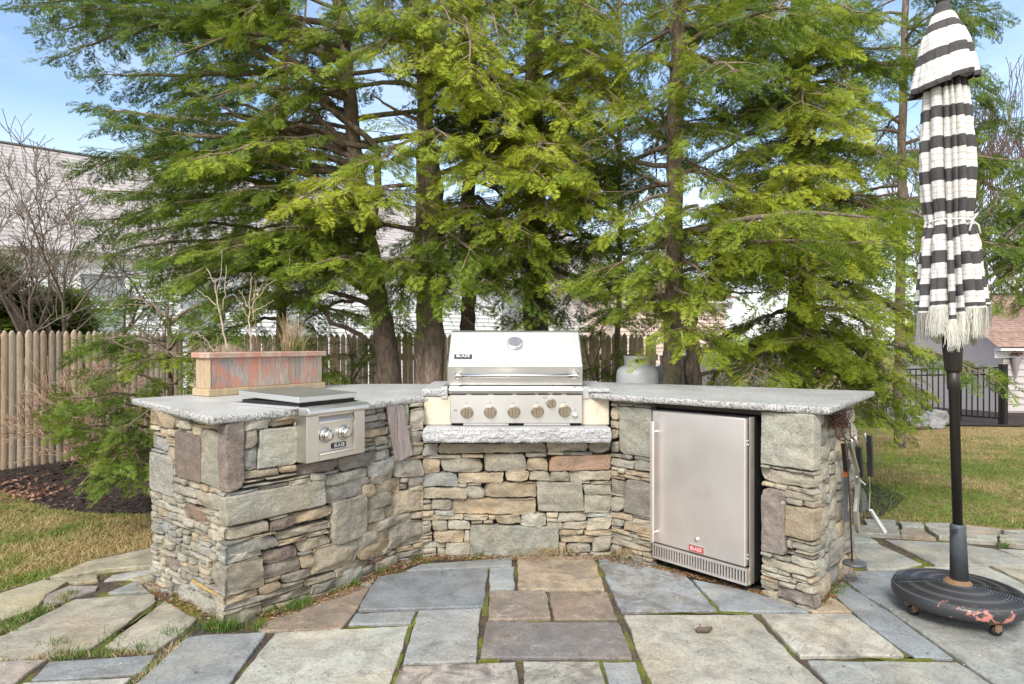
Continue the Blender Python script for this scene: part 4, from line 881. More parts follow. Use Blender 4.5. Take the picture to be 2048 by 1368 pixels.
# hemlock needles and leaf scraps along the foot of the wall, and fallen leaves at the fence
def along(ch,s0,s1,n,w0,w1):
    S=rng.uniform(s0,s1,n); P,Nn=ch.pos(S); o=rng.uniform(w0,w1,n)**1.0; q=P+Nn*o[:,None]; return np.concatenate([q,np.full((n,1),-.004)],1)
Pts=np.vstack([along(CHM,.15,CHM.L[5],5200,-.03,.10),along(CHM,CHM.L[5],CHM.L[6]+.05,1500,-.03,.03),along(CHL,0,CHL.L[1],900,-.02,.07),along(CHR,0,.7,600,-.02,.06)])
Vc,Cl=flakes(Pts,.013,[(.34,.12,.035),(.22,.09,.04),(.42,.20,.08),(.5,.38,.28),(.10,.06,.04),(.13,.16,.03)],.004,.3)
pts=[]
while len(pts)<260:
    x,y=gp(random.gauss(35,48),random.gauss(982,13)); pts.append((x,y,terrain(x,y)))
V2,C2=flakes(pts,.055,[(.30,.15,.09),(.24,.12,.08),(.40,.24,.16),(.18,.09,.06)],.02,.5)
pts=[(*gp(random.uniform(-100,2100),random.uniform(1130,1400)),.004) for _ in range(480)]
V3,C3=flakes(pts,.012,[(.10,.06,.04),(.3,.2,.1),(.5,.45,.4)],.001,.15)
tag(npmesh('leaf_litter',np.vstack([Vc,V2,V3]),np.vstack([Cl,C2,C3]),M['litter']),None,None,None,'stuff')
# raised moss cushions in the wide joints
mo=MB()
for crop,q in (('H',[(1625,800),(1660,830),(1755,1010),(1690,1005)]),('H',[(332,490),(366,490),(358,690),(300,690)]),('H',[(920,480),(940,490),(950,570),(935,570)]),('G',[(880,812),(1120,798),(1130,822),(870,826)]),('G',[(1445,800),(1490,790),(1440,950),(1410,940)]),('I',[(0,690),(850,672),(1170,678),(1165,692),(0,695)]),('I',[(690,500),(720,500),(860,672),(820,672)]),('F',[(900,975),(1210,745),(1250,725),(1240,760),(960,965)]),('F',[(470,730),(600,680),(610,690),(500,745)]),('J',[(320,1155),(940,1160),(1000,1180),(640,1176)]),('J',[(640,1030),(770,1145),(840,1155),(690,1070)]),('G',[(1370,1050),(1410,1060),(1350,1200),(1325,1180)]),('H',[(1850,1290),(1890,1290),(1905,1365),(1870,1365)]),('H',[(270,1115),(480,1120),(470,1135),(265,1135)])):
    ox,oy,k=FC[crop]; Q=[np.array(gp(ox+x/k,oy+y/k)) for x,y in q]; n1,n2=40,7; V=[]
    for i in range(n1+1):
        for j in range(n2+1):
            s,t=i/n1,j/n2; p=(Q[0]*(1-s)+Q[1]*s)*(1-t)+(Q[3]*(1-s)+Q[2]*s)*t; V.append((p[0],p[1],-.014+.016*(math.sin(math.pi*t)**.5)*max(0,min(1,.75+.6*vn(np.array([p[0]*22]),p[1]*22,2)[0]))))
    mo.add(V,[(i*(n2+1)+j,(i+1)*(n2+1)+j,(i+1)*(n2+1)+j+1,i*(n2+1)+j+1) for i in range(n1) for j in range(n2)])
M['moss']=plain('moss',(.085,.095,.012),1,0,35,.75,1.0); tag(mo.build('joint_moss',M['moss'],None,True),None,None,None,'stuff')
# the piece of bark on the paving
x,y=gp(1409,1264); mb=MB()
L=[]
for i in range(13):
    t=i/12; L.append((x-.038+.078*t,y-.012+.026*t+.004*math.sin(9*t),.011+.002*math.sin(7*t)))
mb.tube(L,[.006+.007*math.sin(math.pi*min(1,.15+t/14))*(1+.25*random.random())*(.65 if t==5 else 1) for t in range(13)],9)
tag(mb.build('bark_scrap',plain('grey_bark',(.10,.075,.055),.95,0,90,.6,1),None,True),'short knobbly piece of grey-brown bark lying on the pale paving','bark piece')
# ================================================================ umbrella
UY=3.10
uz=lambda y:HC-(y-CY)*UY/F
uax=lambda y:((1885+32*y/1100)-CX)*UY/F
K=UY/F; KR=K/1.19
def uT(q): # (x,y,z) round the leaning axis; z in metres
    y=CY-(q[2]-HC)/K; return (uax(y)+q[0],UY+q[1],q[2])
M['cloth_w']=plain('white_canvas',(.62,.61,.585),.9,0,14,.10,.35); M['cloth_d']=plain('charcoal_canvas',(.062,.058,.058),.9,0,14,.25,.35); M['cloth_l']=plain('taupe_thread',(.45,.39,.36),.9,0,100,.2)
M['fringe']=plain('cream_fringe',(.60,.585,.52),.95,0,60,.25)
um=thing('patio_umbrella',(uax(1150),UY,.13),'closed black and white striped patio umbrella with white fringe on dark pole','umbrella')
def interp(tab,v):
    return float(np.interp(v,[t[0] for t in tab],[t[1] for t in tab]))
def cloth(name,tab,v0,v1,dark,lines,npl,amp,offk,parent,seed,rowstep=1.6,nth=384,inner=False):
    rs=np.random.default_rng(seed); po=np.clip(rs.normal(0,1,npl),-1.1,1.1); pph=rs.uniform(-.25,.25,npl); pw=rs.uniform(.55,1.3,npl)
    vs=np.arange(v0,v1+.01,rowstep); th=np.linspace(0,2*math.pi,nth,endpoint=False)
    q=th/(2*math.pi)*npl+.35*np.sin(th*2+seed)+.2*np.sin(th*5+1.3*seed); pi_=np.floor(q).astype(int)%npl; fr=q-np.floor(q)
    V=[];
    for v in vs:
        r=interp(tab,v)*KR; f=np.abs(np.sin(math.pi*fr))**.65; a=amp(v)
        rr=r*(1-a*(1-f)*pw[pi_]) + r*.06*vn(th*3,v*.02,seed+.5)+r*.035*vn(th*9,v*.045,seed+2.5)+r*.02*vn(th*22,v*.12,seed+5.5)
        off_=offk(v,th)+po[pi_]*interp(offs,v)
        yy=v+off_; z=HC-(yy-CY)*K; cx=np.array([uax(y) for y in yy])
        V.append(np.stack([cx+np.cos(th)*rr,UY+np.sin(th)*rr,z],1))
    V=np.vstack(V); nr=len(vs); Fs=[];mi=[]
    for i in range(nr-1):
        vm=(vs[i]+vs[i+1])/2; m=0
        if any(a<=vm<=b for a,b in dark): m=1
        elif any(abs(vm-l)<.8 for l in lines): m=2
        for j in range(nth): Fs.append((i*nth+j,i*nth+(j+1)%nth,(i+1)*nth+(j+1)%nth,(i+1)*nth+j)); mi.append(m)
    mb=MB(); mb.add(V.tolist(),Fs,mi); o=mb.build(name,[M['cloth_w'],M['cloth_d'],M['cloth_l']],parent,True); return o,V[-nth:],th
offs=[(0,0),(172,1.0),(300,2.5),(430,3.0),(445,1.5),(480,8),(560,14),(622,15)]
dk=[(165,184),(221,245),(281,305),(344,369),(404,430),(456,478),(512,537),(568,590),(613,620)]
ln=[197,209,258,270,318,331,382,393,440,449,490,500,549,558,600]
can,hem,th=cloth('canopy',[(160,44),(200,50),(250,54),(345,57),(400,55),(425,51),(443,48),(455,51),(490,59),(540,64),(590,70),(624,74)],160,624,dk,ln,15,lambda v:.30 if v<445 else .34,lambda v,t:(np.cos(t)*-5)*(v-445)/180 if v>445 else 0*t,um,3)
offs=[(0,0),(60,1.0),(172,4)]
cap,_,_=cloth('top_canopy',[(6,13),(14,17),(24,19),(34,25),(47,31),(62,41),(85,51),(110,58),(135,63),(155,68),(168,73),(174,72)],6,174,[(6,30),(47,67),(103,125),(164,175)],[80,92,138,150],9,lambda v:.16*min(1,v/90),lambda v,t:-np.cos(t)*16*(v/174)**1.3,um,8)
# fringe threads under the hem
n=2600; j=rng.uniform(0,len(hem)-1,n).astype(int); b=hem[j]+rng.normal(0,.002,(n,3)); L=rng.uniform(.09,.145,n); out=np.stack([np.cos(th[j]),np.sin(th[j]),0*L],1); tg=np.stack([-out[:,1],out[:,0],0*L],1)
e=b+out*(rng.normal(-.004,.007,n)*1)[:,None]+tg*(.012*np.sin(j*.9)+rng.normal(0,.007,n))[:,None]; e[:,2]-=L; m_=(b+e)/2+tg*rng.normal(0,.006,n)[:,None]; w=.0011
Vf=np.concatenate([np.stack([b-tg*w,b+tg*w,m_+tg*w,m_-tg*w],1),np.stack([m_-tg*w,m_+tg*w,e+tg*w*.5,e-tg*w*.5],1)]); npmesh('fringe',Vf,np.ones((2*n,3)),M['fringe'],can)
mb=MB(); tr=[]
for i in range(41):
    a=2*math.pi*i/40; tr.append(uT((math.cos(a)*.091,math.sin(a)*.091,uz(445)+.004*math.sin(a*2))))
mb.tube(tr,.004,6); mb.tube([uT((.03,-.10,uz(443))),uT((.055,-.115,uz(436))),uT((.035,-.11,uz(448))),uT((.015,-.115,uz(470)))],.005,6); mb.tube([uT((.03,-.10,uz(446))),uT((.06,-.11,uz(458))),uT((.07,-.11,uz(475)))],.004,6); mb.build('tie_cord',M['cloth_w'],can,True)
Kk=K
mb=MB(); mb.lathe([(13*KR,uz(8)),(14*KR,uz(2)),(15*KR,uz(-4)),(11*KR,uz(-12)),(5*KR,uz(-20)),(6*KR,uz(-26)),(2*KR,uz(-34))],20,uT); mb.build('finial',M['dark_metal'],um,True)
mb=MB(); mb.lathe([(10.5*KR,uz(1120)),(11*KR,uz(780)),(13.5*KR,uz(778)),(13.5*KR,uz(744)),(11*KR,uz(743)),(11*KR,uz(30))],24,uT); mb.build('pole',M['dark_metal'],um,True)
mb=MB(); mb.lathe([(15*KR,uz(744)),(18*KR,uz(739)),(20*KR,uz(712)),(21*KR,uz(700)),(21*KR,uz(660)),(12*KR,uz(658))],24,uT); mb.build('crank_collar',M['dark_metal'],um,True)
# base
BX,BY,BR=2.125,3.10,.275
def worn():
    m,nt,b,o=newmat('worn_base_ring_glints'); v=coord(nt); n=noise(nt,v,7.5,6,.7,1.3); n2=noise(nt,coord(nt,(1,1,1)),2.2,2)
    tc=N(nt,'ShaderNodeTexCoord'); sp=N(nt,'ShaderNodeSeparateXYZ'); nt.links.new(tc.outputs['Object'],sp.inputs[0])
    fr_=mathn(nt,'MULTIPLY',mathn(nt,'SUBTRACT',3.0,sp.outputs[1]),.85)
    k=ramp(nt,mathn(nt,'ADD',n,fr_),[(.68,0),(.70,1)]); c=mix(nt,(.030,.031,.034),(.46,.185,.15),mathn(nt,'MULTIPLY',k,.85))
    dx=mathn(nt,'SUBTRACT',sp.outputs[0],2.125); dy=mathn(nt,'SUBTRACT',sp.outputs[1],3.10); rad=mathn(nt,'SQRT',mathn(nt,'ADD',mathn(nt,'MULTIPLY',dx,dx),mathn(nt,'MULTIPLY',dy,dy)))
    ring_glint=mathn(nt,'SINE',mathn(nt,'MULTIPLY',rad,2*math.pi/.0115)); c=mix(nt,c,(.16,.165,.175),mathn(nt,'MULTIPLY',ramp(nt,ring_glint,[(.55,0),(.95,.55)]),.9))  # pale glints painted along the rings, standing in for reflected light
    nt.links.new(c,b.inputs['Base Color']); b.inputs['Roughness'].default_value=.33; bump(nt,b,n,.3,.004); return m
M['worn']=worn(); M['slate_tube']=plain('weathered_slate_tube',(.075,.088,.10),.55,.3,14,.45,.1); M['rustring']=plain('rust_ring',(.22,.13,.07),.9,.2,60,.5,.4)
ub_=thing('umbrella_base',(BX,BY,0),'round black wicker-pattern umbrella base with peeling pinkish paint on casters','umbrella base')
prof=[(.02,.070),(BR-.012,.070),(BR-.002,.076),(BR,.088),(BR,.112),(BR-.004,.119)]
k=22
for i in range(k*4+1):
    r=(BR-.008)*(1-i/(k*4))+.05*(i/(k*4)); prof.append((r,.121+.030*(1-(r/BR)**1.6)+.0075*math.cos(2*math.pi*i/4)))
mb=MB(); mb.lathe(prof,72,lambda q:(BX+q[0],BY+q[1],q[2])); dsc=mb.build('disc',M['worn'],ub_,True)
mb=MB()
for i in range(16):
    a=2*math.pi*i/16+.1; P=[(BX+math.cos(a)*r,BY+math.sin(a)*r,.124+.030*(1-(r/BR)**1.6)) for r in np.linspace(.06,BR-.012,12)]; mb.tube(P,.0022,5)
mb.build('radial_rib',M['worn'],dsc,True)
mb=MB(); mb.lathe([(.058,.148),(.060,.156),(.054,.161),(.048,.168),(.040,.170)],28,lambda q:(BX+q[0],BY+q[1],q[2])); mb.build('collar_ring',M['rustring'],ub_,True)
mb=MB(); mb.lathe([(16.5*K,.150),(16.5*KR,uz(1052)),(15.5*KR,uz(1049)),(13*KR,uz(1048))],26,lambda q:(uax(CY-(q[2]-HC)/K)+q[0],UY+q[1],q[2])); tb=mb.build('tube',M['slate_tube'],ub_,True)
mb=MB(); mb.tube([(uax(1060)-.030,UY-.03,uz(1058)),(uax(1060)-.055,UY-.045,uz(1058))],.009,10); mb.build('locking_screw',M['black_plastic'],tb)
def caster(a):
    cx=BX+math.cos(a)*.225; cy=BY+math.sin(a)*.225
    mb=MB(); mb.rbox((cx-.030,cy-.012,.052),(cx+.018,cy+.012,.069),.002); mb.rbox((cx-.006,cy-.018,.026),(cx+.024,cy-.013,.056),.001); mb.rbox((cx-.006,cy+.013,.026),(cx+.024,cy+.018,.056),.001); c=mb.build('caster',M['rustring'],ub_)
    mb=MB(); T=lambda q:(cx+.010+q[0],cy-q[2],.0255+q[1]); mb.lathe([(.008,-.0115),(.021,-.0115),(.025,-.008),(.025,.008),(.021,.0115),(.008,.0115)],20,T); w=mb.build('wheel',M['black_plastic'],c,True)
    mb=MB(); mb.lathe([(.009,.0112),(.010,.0135),(.004,.015)],12,T); mb.build('wheel_hub',M['steel_p'],c,True)
for k in range(4): caster(-math.pi/2+.03+k*math.pi/2)
# ================================================================ propane tanks
M['tank']=plain('grey_white_tank',(.44,.46,.475),.42,.0,4,.10,.02)
def tank(x,y,lab,rot):
    z=terrain(x,y)+.0; t=thing('propane_tank',(x,y,z),lab,'propane tank','propane tanks behind the counter')
    T=lambda q:(x+q[0],y+q[1],z+q[2]); r=.178; h=1.135
    mb=MB(); mb.lathe([(.10,.045),(.15,.06),(r,.11),(r,h-.085),(r*.97,h-.045),(r*.86,h-.015),(r*.6,h+.006),(.03,h+.012)],40,T); mb.lathe([(r+.0015,.60),(r+.0015,.61)],40,T); mb.build('body',M['tank'],t,True)
    mb=MB(); n=48; ro,ri,z0,z1=.108,.101,h-.005,h+.085
    for i in range(n):
        a0=2*math.pi*i/n;a1=2*math.pi*(i+1)/n; mid=(a0+a1)/2+rot
        wnd=[(z0,z1)] if (abs(((mid+math.pi/2)%(2*math.pi)+math.pi)%(2*math.pi)-math.pi)>.36) else [(z0,z0+.032),(z1-.024,z1)]
        if abs(((mid-math.pi/2)%(2*math.pi)+math.pi)%(2*math.pi)-math.pi)<.7: wnd=[(z0,z0+.03)]
        for za,zb in wnd:
            c=[(math.cos(a),math.sin(a)) for a in (a0,a1)]; fl=lambda zz:1+.09*max(0,(zz-z0)/.09)
            mb.add([T((c[k][0]*rr*fl(zz),c[k][1]*rr*fl(zz),zz)) for zz in (za,zb) for rr in (ro,ri) for k in (0,1)],[(0,1,5,4),(3,2,6,7),(4,5,7,6),(1,0,2,3),(0,4,6,2),(5,1,3,7)])
    mb.build('collar',M['tank'],t)
    mb=MB(); mb.lathe([(.022,h+.005),(.022,h+.03),(.014,h+.035),(.014,h+.045),(.028,h+.047),(.028,h+.060),(.005,h+.062)],14,T); mb.build('valve',M['rustring'],t,True)
    mb=MB(); mb.lathe([(.145,0),(.15,.0),(.15,.075),(.145,.075)],30,T); mb.build('foot_ring',M['tank'],t)
tank(1.045,5.40,'grey-white propane tank standing behind the right counter in front of the picket fence',0); tank(1.395,5.62,'grey-white propane tank half hidden behind the twin tree trunks',.2)
# ================================================================ fences
def stockade(name,a,b,top,pitch,label,cat='fence',r=.016,shade_lift=1):
    a=np.array(a,float);b=np.array(b,float);L=np.linalg.norm(b-a);d=(b-a)/L;nn=np.array([d[1],-d[0]])
    f=thing(name,(a[0],a[1],terrain(*a)),label,cat,'weathered picket fences'); mb=MB(); k=int(L/pitch)
    for i in range(k):
        p=a+d*(i+.5)*pitch; z0=terrain(*p)-.03; zt=top+rng.normal(0,.008); w=pitch*.496*random.uniform(.93,1.0); lean=rng.normal(0,.004)
        V=[];n=7
        for zz,ww,dp in ((z0,1,1),(z0+(zt-z0)*.5,1,1),(zt-.06,1,1),(zt-.02,.62,.85),(zt,.16,.35)):
            for j in range(n):
                q=math.pi*j/(n-1); x=-math.cos(q)*w*ww+lean*(zz-z0); y=math.sin(q)*r*dp; c=p+d*x+nn*y; V.append((c[0],c[1],zz))
        Fs=[(l*n+j,l*n+j+1,(l+1)*n+j+1,(l+1)*n+j) for l in range(4) for j in range(n-1)]+[((l+1)*n,(l+1)*n+n-1,l*n+n-1,l*n) for l in range(4)]+[tuple(4*n+j for j in range(n))]
        kk=random.uniform(.72,1.22)*shade_lift; wm=random.uniform(-.06,.08); mb.add(V,Fs,0,(kk*(1+wm),kk,kk*(1-wm),1))
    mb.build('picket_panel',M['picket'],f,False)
    for zz in (.35,1.08):
        mb=MB(); T=mb.frame((a[0]-nn[0]*.002,a[1]-nn[1]*.002,terrain(*a)),(d[0],d[1],0),(-nn[0],-nn[1],0),(0,0,1)); mb.box((0,0,zz),(L,.04,zz+.08),T); mb.build('rail',M['picket'],f)
fc=(-4.22,8.46)
stockade('picket_fence',(-6.35,5.04),fc,1.425,.0735,'brown half-round picket fence running back from left edge to corner')
stockade('picket_fence',fc,(1.90,8.46),1.405,.0735,'long brown picket fence behind the tree trunks and the grill',shade_lift=1.35)  # picket colour brightened here to make up for shade under the trees
M['whitewood']=wood('faded_white_board',[(.25,(.42,.39,.38)),(.5,(.62,.59,.58)),(.75,(.74,.72,.71))],(9,9,.9))
f=thing('board_fence',(3.4,9.6,terrain(3.4,9.6)),'low whitewashed board fence behind the trees right of propane tanks','fence'); mb=MB(); x=2.55
while x<4.35:
    w=random.uniform(.10,.14); k=random.uniform(.8,1.1); mb.rbox((x,9.6,terrain(x,9.6)-.02),(x+w-.006,9.625,1.22+random.uniform(-.03,.03)),.003,None,0,(k,k*.98,k*.97)); x+=w
mb.build('board_panel',M['whitewood'],f); mb=MB(); mb.box((2.56,9.626,.9),(4.36,9.66,.98)); mb.box((2.56,9.626,.2),(4.36,9.66,.28)); mb.build('rail',M['whitewood'],f)
# black metal fence and gate
def barfence(name,p0,p1,zb,zt,n,label,cat,post=None,gate=False):
    p0=np.array(p0,float);p1=np.array(p1,float);L=np.linalg.norm(p1-p0);d=(p1-p0)/L; g0=terrain(*p0)
    f=thing(name,(p0[0],p0[1],g0),label,cat); g=lambda t:terrain(*(p0+d*t))
    T=lambda q:(p0[0]+d[0]*q[0]-d[1]*q[1],p0[1]+d[1]*q[0]+d[0]*q[1],g(q[0])+q[2])
    for zz in (zb,zt-.12,zt):
        mb=MB(); mb.box((0,-.012,zz),(L,.012,zz+.028),T); mb.build('rail',M['black_metal'],f)
    for i in range(n):
        t=(i+.5)*L/n; mb=MB(); mb.box((t-.009,-.009,zb-.05 if not gate else zb),(t+.009,.009,zt-.0005),T); mb.build('bar',M['black_metal'],f)
    for t in (post or ()):
        mb=MB(); mb.box((t-.032,-.032,-.1),(t+.032,.032,zt+.06),T); mb.box((t-.036,-.036,zt+.0605),(t+.036,.036,zt+.075),T); mb.build('post',M['black_metal'],f)
    return f,T
gA=(8.62,12.55);gB=(8.66,11.42)
gt,T=barfence('metal_gate',gA,gB,.10,1.00,8,'black metal garden gate with double end posts at the lawn edge','gate',(0.0,1.05,1.13),True)
mb=MB(); mb.rbox((.10,-.05,.72),(.20,.05,.80),.005,T); mb.tube([T((.15,-.05,.76)),T((.05,-.08,.76))],.01,6); mb.build('latch',M['black_metal'],gt)
barfence('metal_fence',(7.0,12.75),(8.55,12.62),.10,1.00,15,'low black metal bar fence behind the umbrella pole, left of gate','fence',(0.0,))
# ================================================================ houses
def siding_mat(name,c):
    m,nt,b,o=newmat(name); n=noise(nt,coord(nt,(.6,.6,3)),4,5); nt.links.new(mix(nt,[x*.88 for x in c],[min(1,x*1.06) for x in c],n),b.inputs['Base Color']); b.inputs['Roughness'].default_value=.6; return m
def shingle(name,c1,c2):
    m,nt,b,o=newmat(name); v=coord(nt); n=noise(nt,v,9,4,.7); n2=noise(nt,v,1.2,3); a=attr(nt)
    c=mix(nt,ramp(nt,n,[(.35,c1),(.65,c2)]),ramp(nt,n2,[(.35,.8),(.65,1.15)]),1,'MULTIPLY'); c=mix(nt,c,a.outputs['Color'],1,'MULTIPLY'); nt.links.new(c,b.inputs['Base Color']); b.inputs['Roughness'].default_value=.95; bump(nt,b,n,.4,.02); return m
M['white_siding']=siding_mat('white_clapboard',(.76,.78,.80)); M['white_trim']=siding_mat('white_trim',(.82,.82,.82)); M['grey_siding']=siding_mat('mauve_grey_siding',(.52,.47,.46)); M['beige_siding']=siding_mat('pink_beige_siding',(.60,.47,.40))
M['roof_pink']=shingle('faded_shingles',(.29,.262,.255),(.40,.37,.365)); M['roof_brown']=shingle('brown_shingles',(.20,.125,.10),(.34,.23,.19))
M['pane']=plain('window_pane',(.34,.38,.40),.08,0,3,.3); M['gutter']=plain('dark_gutter',(.10,.10,.10),.5)
def house(name,O,u,L,zb,ze,rise,depth,label,sid,roof,row=.115,over=.35,t0=0):
    u=np.array(u,float);u/=np.linalg.norm(u);nn=np.array([u[1],-u[0]])   # nn towards the camera
    T=lambda q:(O[0]+u[0]*q[0]+nn[0]*q[1],O[1]+u[1]*q[0]+nn[1]*q[1],q[2])
    h=thing(name,T(((t0+L)/2,0,zb)),label,'house'); mb=MB(); z=zb
    mb.box((t0,-depth*2,zb),(L,-.03,ze),T)
    while z<ze:
        z1=min(z+row,ze); mb.add([T((t0,.012,z)),T((L,.012,z)),T((L,-.012,z1)),T((t0,-.012,z1)),T((t0,-.02,z)),T((L,-.02,z))],[(0,1,2,3),(4,5,1,0)]); z=z1
    # gable ends
    mb.add([T((t0,-.0,ze)),T((t0,-depth*2,ze)),T((t0,-depth,ze+rise)),T((L,-.0,ze)),T((L,-depth*2,ze)),T((L,-depth,ze+rise))],[(0,1,2),(5,4,3)]); mb.build('wall',M[sid],h)
    mb=MB(); nr=26
    for sgn in (0,1):
        for i in range(nr):
            ya=over-(depth+over)*i/nr; yb=over-(depth+over)*(i+1)/nr; za=ze-over*rise/depth*.6+(rise+over*rise/depth*.6)*i/nr; zb2=ze-over*rise/depth*.6+(rise+over*rise/depth*.6)*(i+1)/nr
            if sgn: ya,yb=-2*depth-ya,-2*depth-yb
            k=random.uniform(.9,1.1); mb.add([T((t0-.3,ya,za+.05)),T((L+.3,ya,za+.05)),T((L+.3,yb,zb2+.03)),T((t0-.3,yb,zb2+.03)),T((t0-.3,ya,za+.02)),T((L+.3,ya,za+.02))],[(0,1,2,3),(4,5,1,0)],0,(k,k,k))
    rf=mb.build('roof',M[roof],h)
    mb=MB(); mb.box((t0-.25,-depth-.06,ze+rise+.035),(L+.25,-depth+.06,ze+rise+.075),T); mb.build('ridge_cap',M['gutter'],rf)
    mb=MB(); mb.box((t0-.2,.03,ze-.16),(L+.2,over-.03,ze-.10),T); mb.box((t0-.2,.014,ze-.34),(L+.2,.04,ze-.165),T); mb.build('eave_trim',M['white_trim'],h)
    return h,T,u,nn
def window(h,T,tc,zc,w,hh,grid=(1,2)):
    mb=MB(); d=.075
    mb.box((tc-w/2-d,.012,zc-hh/2-d),(tc-w/2,.06,zc+hh/2+d),T); mb.box((tc+w/2,.012,zc-hh/2-d),(tc+w/2+d,.06,zc+hh/2+d),T)
    mb.box((tc-w/2,.012,zc+hh/2),(tc+w/2,.062,zc+hh/2+d+.03),T); mb.box((tc-w/2-.03,.012,zc-hh/2-d-.03),(tc+w/2+.03,.08,zc-hh/2-.001),T)
    for i in range(1,grid[1]): z=zc-hh/2+hh*i/grid[1]; mb.box((tc-w/2,.035,z-.022),(tc+w/2,.055,z+.022),T)
    for i in range(1,grid[0]): x=tc-w/2+w*i/grid[0]; mb.box((x-.012,.034,zc-hh/2),(x+.012,.053,zc+hh/2),T)
    f=mb.build('window',M['white_trim'],h); mb=MB(); mb.box((tc-w/2,.02,zc-hh/2),(tc+w/2,.030,zc+hh/2),T); mb.build('pane',M['pane'],f)
HO=(-8.86,13.0); HU=np.array([.763,.647])
hw,Tw,_,_=house('white_house',HO,HU,17.5,-.4,3.2,2.80,4.0,'long white clapboard house with faded pinkish roof behind the hemlock trees','white_siding','roof_pink',.115,.35,-7)
def tpx(px):
    k=(px-CX)/F; return (k*HO[1]-HO[0])/(HU[0]-k*HU[1])
window(hw,Tw,tpx(206),2.0,.78,1.35); window(hw,Tw,tpx(398),2.0,.78,1.35); window(hw,Tw,tpx(596),2.05,.80,1.45,(2,2)); window(hw,Tw,tpx(1022),2.0,.85,1.4)
for px in (150,695,1178):
    mb=MB(); t=tpx(px); mb.box((t-.06,.013,-.38),(t+.06,.045,2.86),Tw); mb.build('trim_board',M['white_trim'],hw)
hg,Tg2,_,_=house('garage',(9.9,16.2),(.80,-.10),7,-.9,1.25,1.35,2.6,'mauve-grey sided garage with brown shingle roof beyond the black gate','grey_siding','roof_brown',.17,.30,2.15)
house('beige_house',(3.1,19.0),(1,.12),3.3,-.9,2.6,.7,3.0,'pinkish beige house glimpsed between trunks above the propane tanks','beige_siding','roof_brown',.12,.3,0)
wb=thing('wall_planter',(13.25,15.9,.3),'grey cone-shaped wall planter with dried red flowers on the garage','wall planter')
def garagept(px,py,out=.05):
    k=(px-CX)/F; uu=np.array([.80,-.10]);uu/=np.linalg.norm(uu); t=(k*16.2-9.9)/(uu[0]-k*uu[1]); P=np.array([9.9,16.2])+uu*t+np.array([uu[1],-uu[0]])*out; return np.array([P[0],P[1],HC-(py-CY)*P[1]/F])
c=garagept(2027,725,.10); mb=MB(); mb.lathe([(.01,-.52),(.06,-.25),(.11,0.),(.10,.01),(.05,-.02)],14,lambda q:tuple(c+np.array(q)+np.array([0,0,.12]))); mb.build('cone',plain('zinc_cone',(.30,.27,.27),.6,0,12),wb)
mb=MB()
for i in range(26): p=c+np.array([random.uniform(-.14,.14),random.uniform(-.1,.05),random.uniform(.1,.26)]); mb.add([p,p+rng.normal(0,.05,3),p+rng.normal(0,.05,3)],[(0,1,2)])
mb.build('dried_flowers',plain('dried_red_flowers',(.20,.06,.05),.9),wb)
# boulders by the bed
M['rock']=stone_mat('boulder_rock',6,.6)
def rock(p,s,lab):
    mb=MB(); n=16; V=[];Fs=[]
    for i in range(n+1):
        for j in range(2*n):
            a=math.pi*i/n;b=math.pi*j/n; d=np.array([math.sin(a)*math.cos(b),math.sin(a)*math.sin(b),math.cos(a)]); q=np.sign(d)*np.abs(d)**.7; k=1+.28*fbm(np.array([d[0]*1.3+p[0]]),d[1]*1.3,d[2]*1.3,3)[0]
            V.append(np.array(p)+q*k*np.array(s))
    for i in range(n):
        for j in range(2*n): Fs.append((i*2*n+j,i*2*n+(j+1)%(2*n),(i+1)*2*n+(j+1)%(2*n),(i+1)*2*n+j))
    mb.add(V,Fs,0,(.36,.36,.37,.3)); tag(mb.build('boulder',M['rock'],None),lab,'rock','boulders at the edge of the lawn')
for px,py,Y,s,lab in ((1872,838,10.9,(.17,.13,.16),'blue-grey angular boulder beside the umbrella pole at the lawn edge'),(1838,842,10.8,(.17,.12,.08),'flat pale boulder at the lawn edge, left of the blue-grey one'),(1795,826,11.2,(.20,.14,.12),'pale boulder half hidden under the right hemlock boughs')):
    q=at(px,py,Y); rock((q[0],q[1],q[2]),s,lab)
# ================================================================ trees
def make_template(seed,fine=True):
    r=np.random.default_rng(seed); T=[]
    n=10 if fine else 6
    def needle(b,d,L,w,z=0):
        d=d/np.linalg.norm(d); s=np.array([-d[1],d[0],0]); e=b+d*L; m=b+d*L*.42; T.append([b-s*w*.25,m-s*w,e]); T.append([b+s*w*.25*0,e,m+s*w])
    zc=lambda x:-.16*x*x
    for i in range(n):
        x=.05+.9*(i+.5)/n
        for sg in (-1,1):
            xx=x+r.uniform(-.03,.03); ang=R(r.uniform(42,62)); d=np.array([math.cos(ang),sg*math.sin(ang),r.normal(-.12,.15)]); L=(.46*(1-xx)**.75+.10)*r.uniform(.75,1.15); b=np.array([xx,0,zc(xx)])
            needle(b,d,L,.027 if fine else .04)
            if fine:
                for q in (.35,.62):
                    for s2 in (-1,1):
                        a2=ang*sg+s2*R(40); d2=np.array([math.cos(a2),math.sin(a2),d[2]]); bb=b+d/np.linalg.norm(d)*L*q; e_=L*.42*(1.15-q)+.03; dd=d2/np.linalg.norm(d2); s_=np.array([-dd[1],dd[0],0]); T.append([bb-s_*.014,bb+s_*.014,bb+dd*e_])
    needle(np.array([.8,0,zc(.8)]),np.array([1,0,-.2]),.25,.03)
    return np.array(T,dtype=np.float32)
TF=[make_template(i) for i in range(8)]; TC=[make_template(50+i,False) for i in range(6)]
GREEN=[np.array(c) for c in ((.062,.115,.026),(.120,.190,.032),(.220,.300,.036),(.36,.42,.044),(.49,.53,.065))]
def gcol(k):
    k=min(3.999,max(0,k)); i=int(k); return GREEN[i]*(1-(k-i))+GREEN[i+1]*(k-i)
NTRI=0
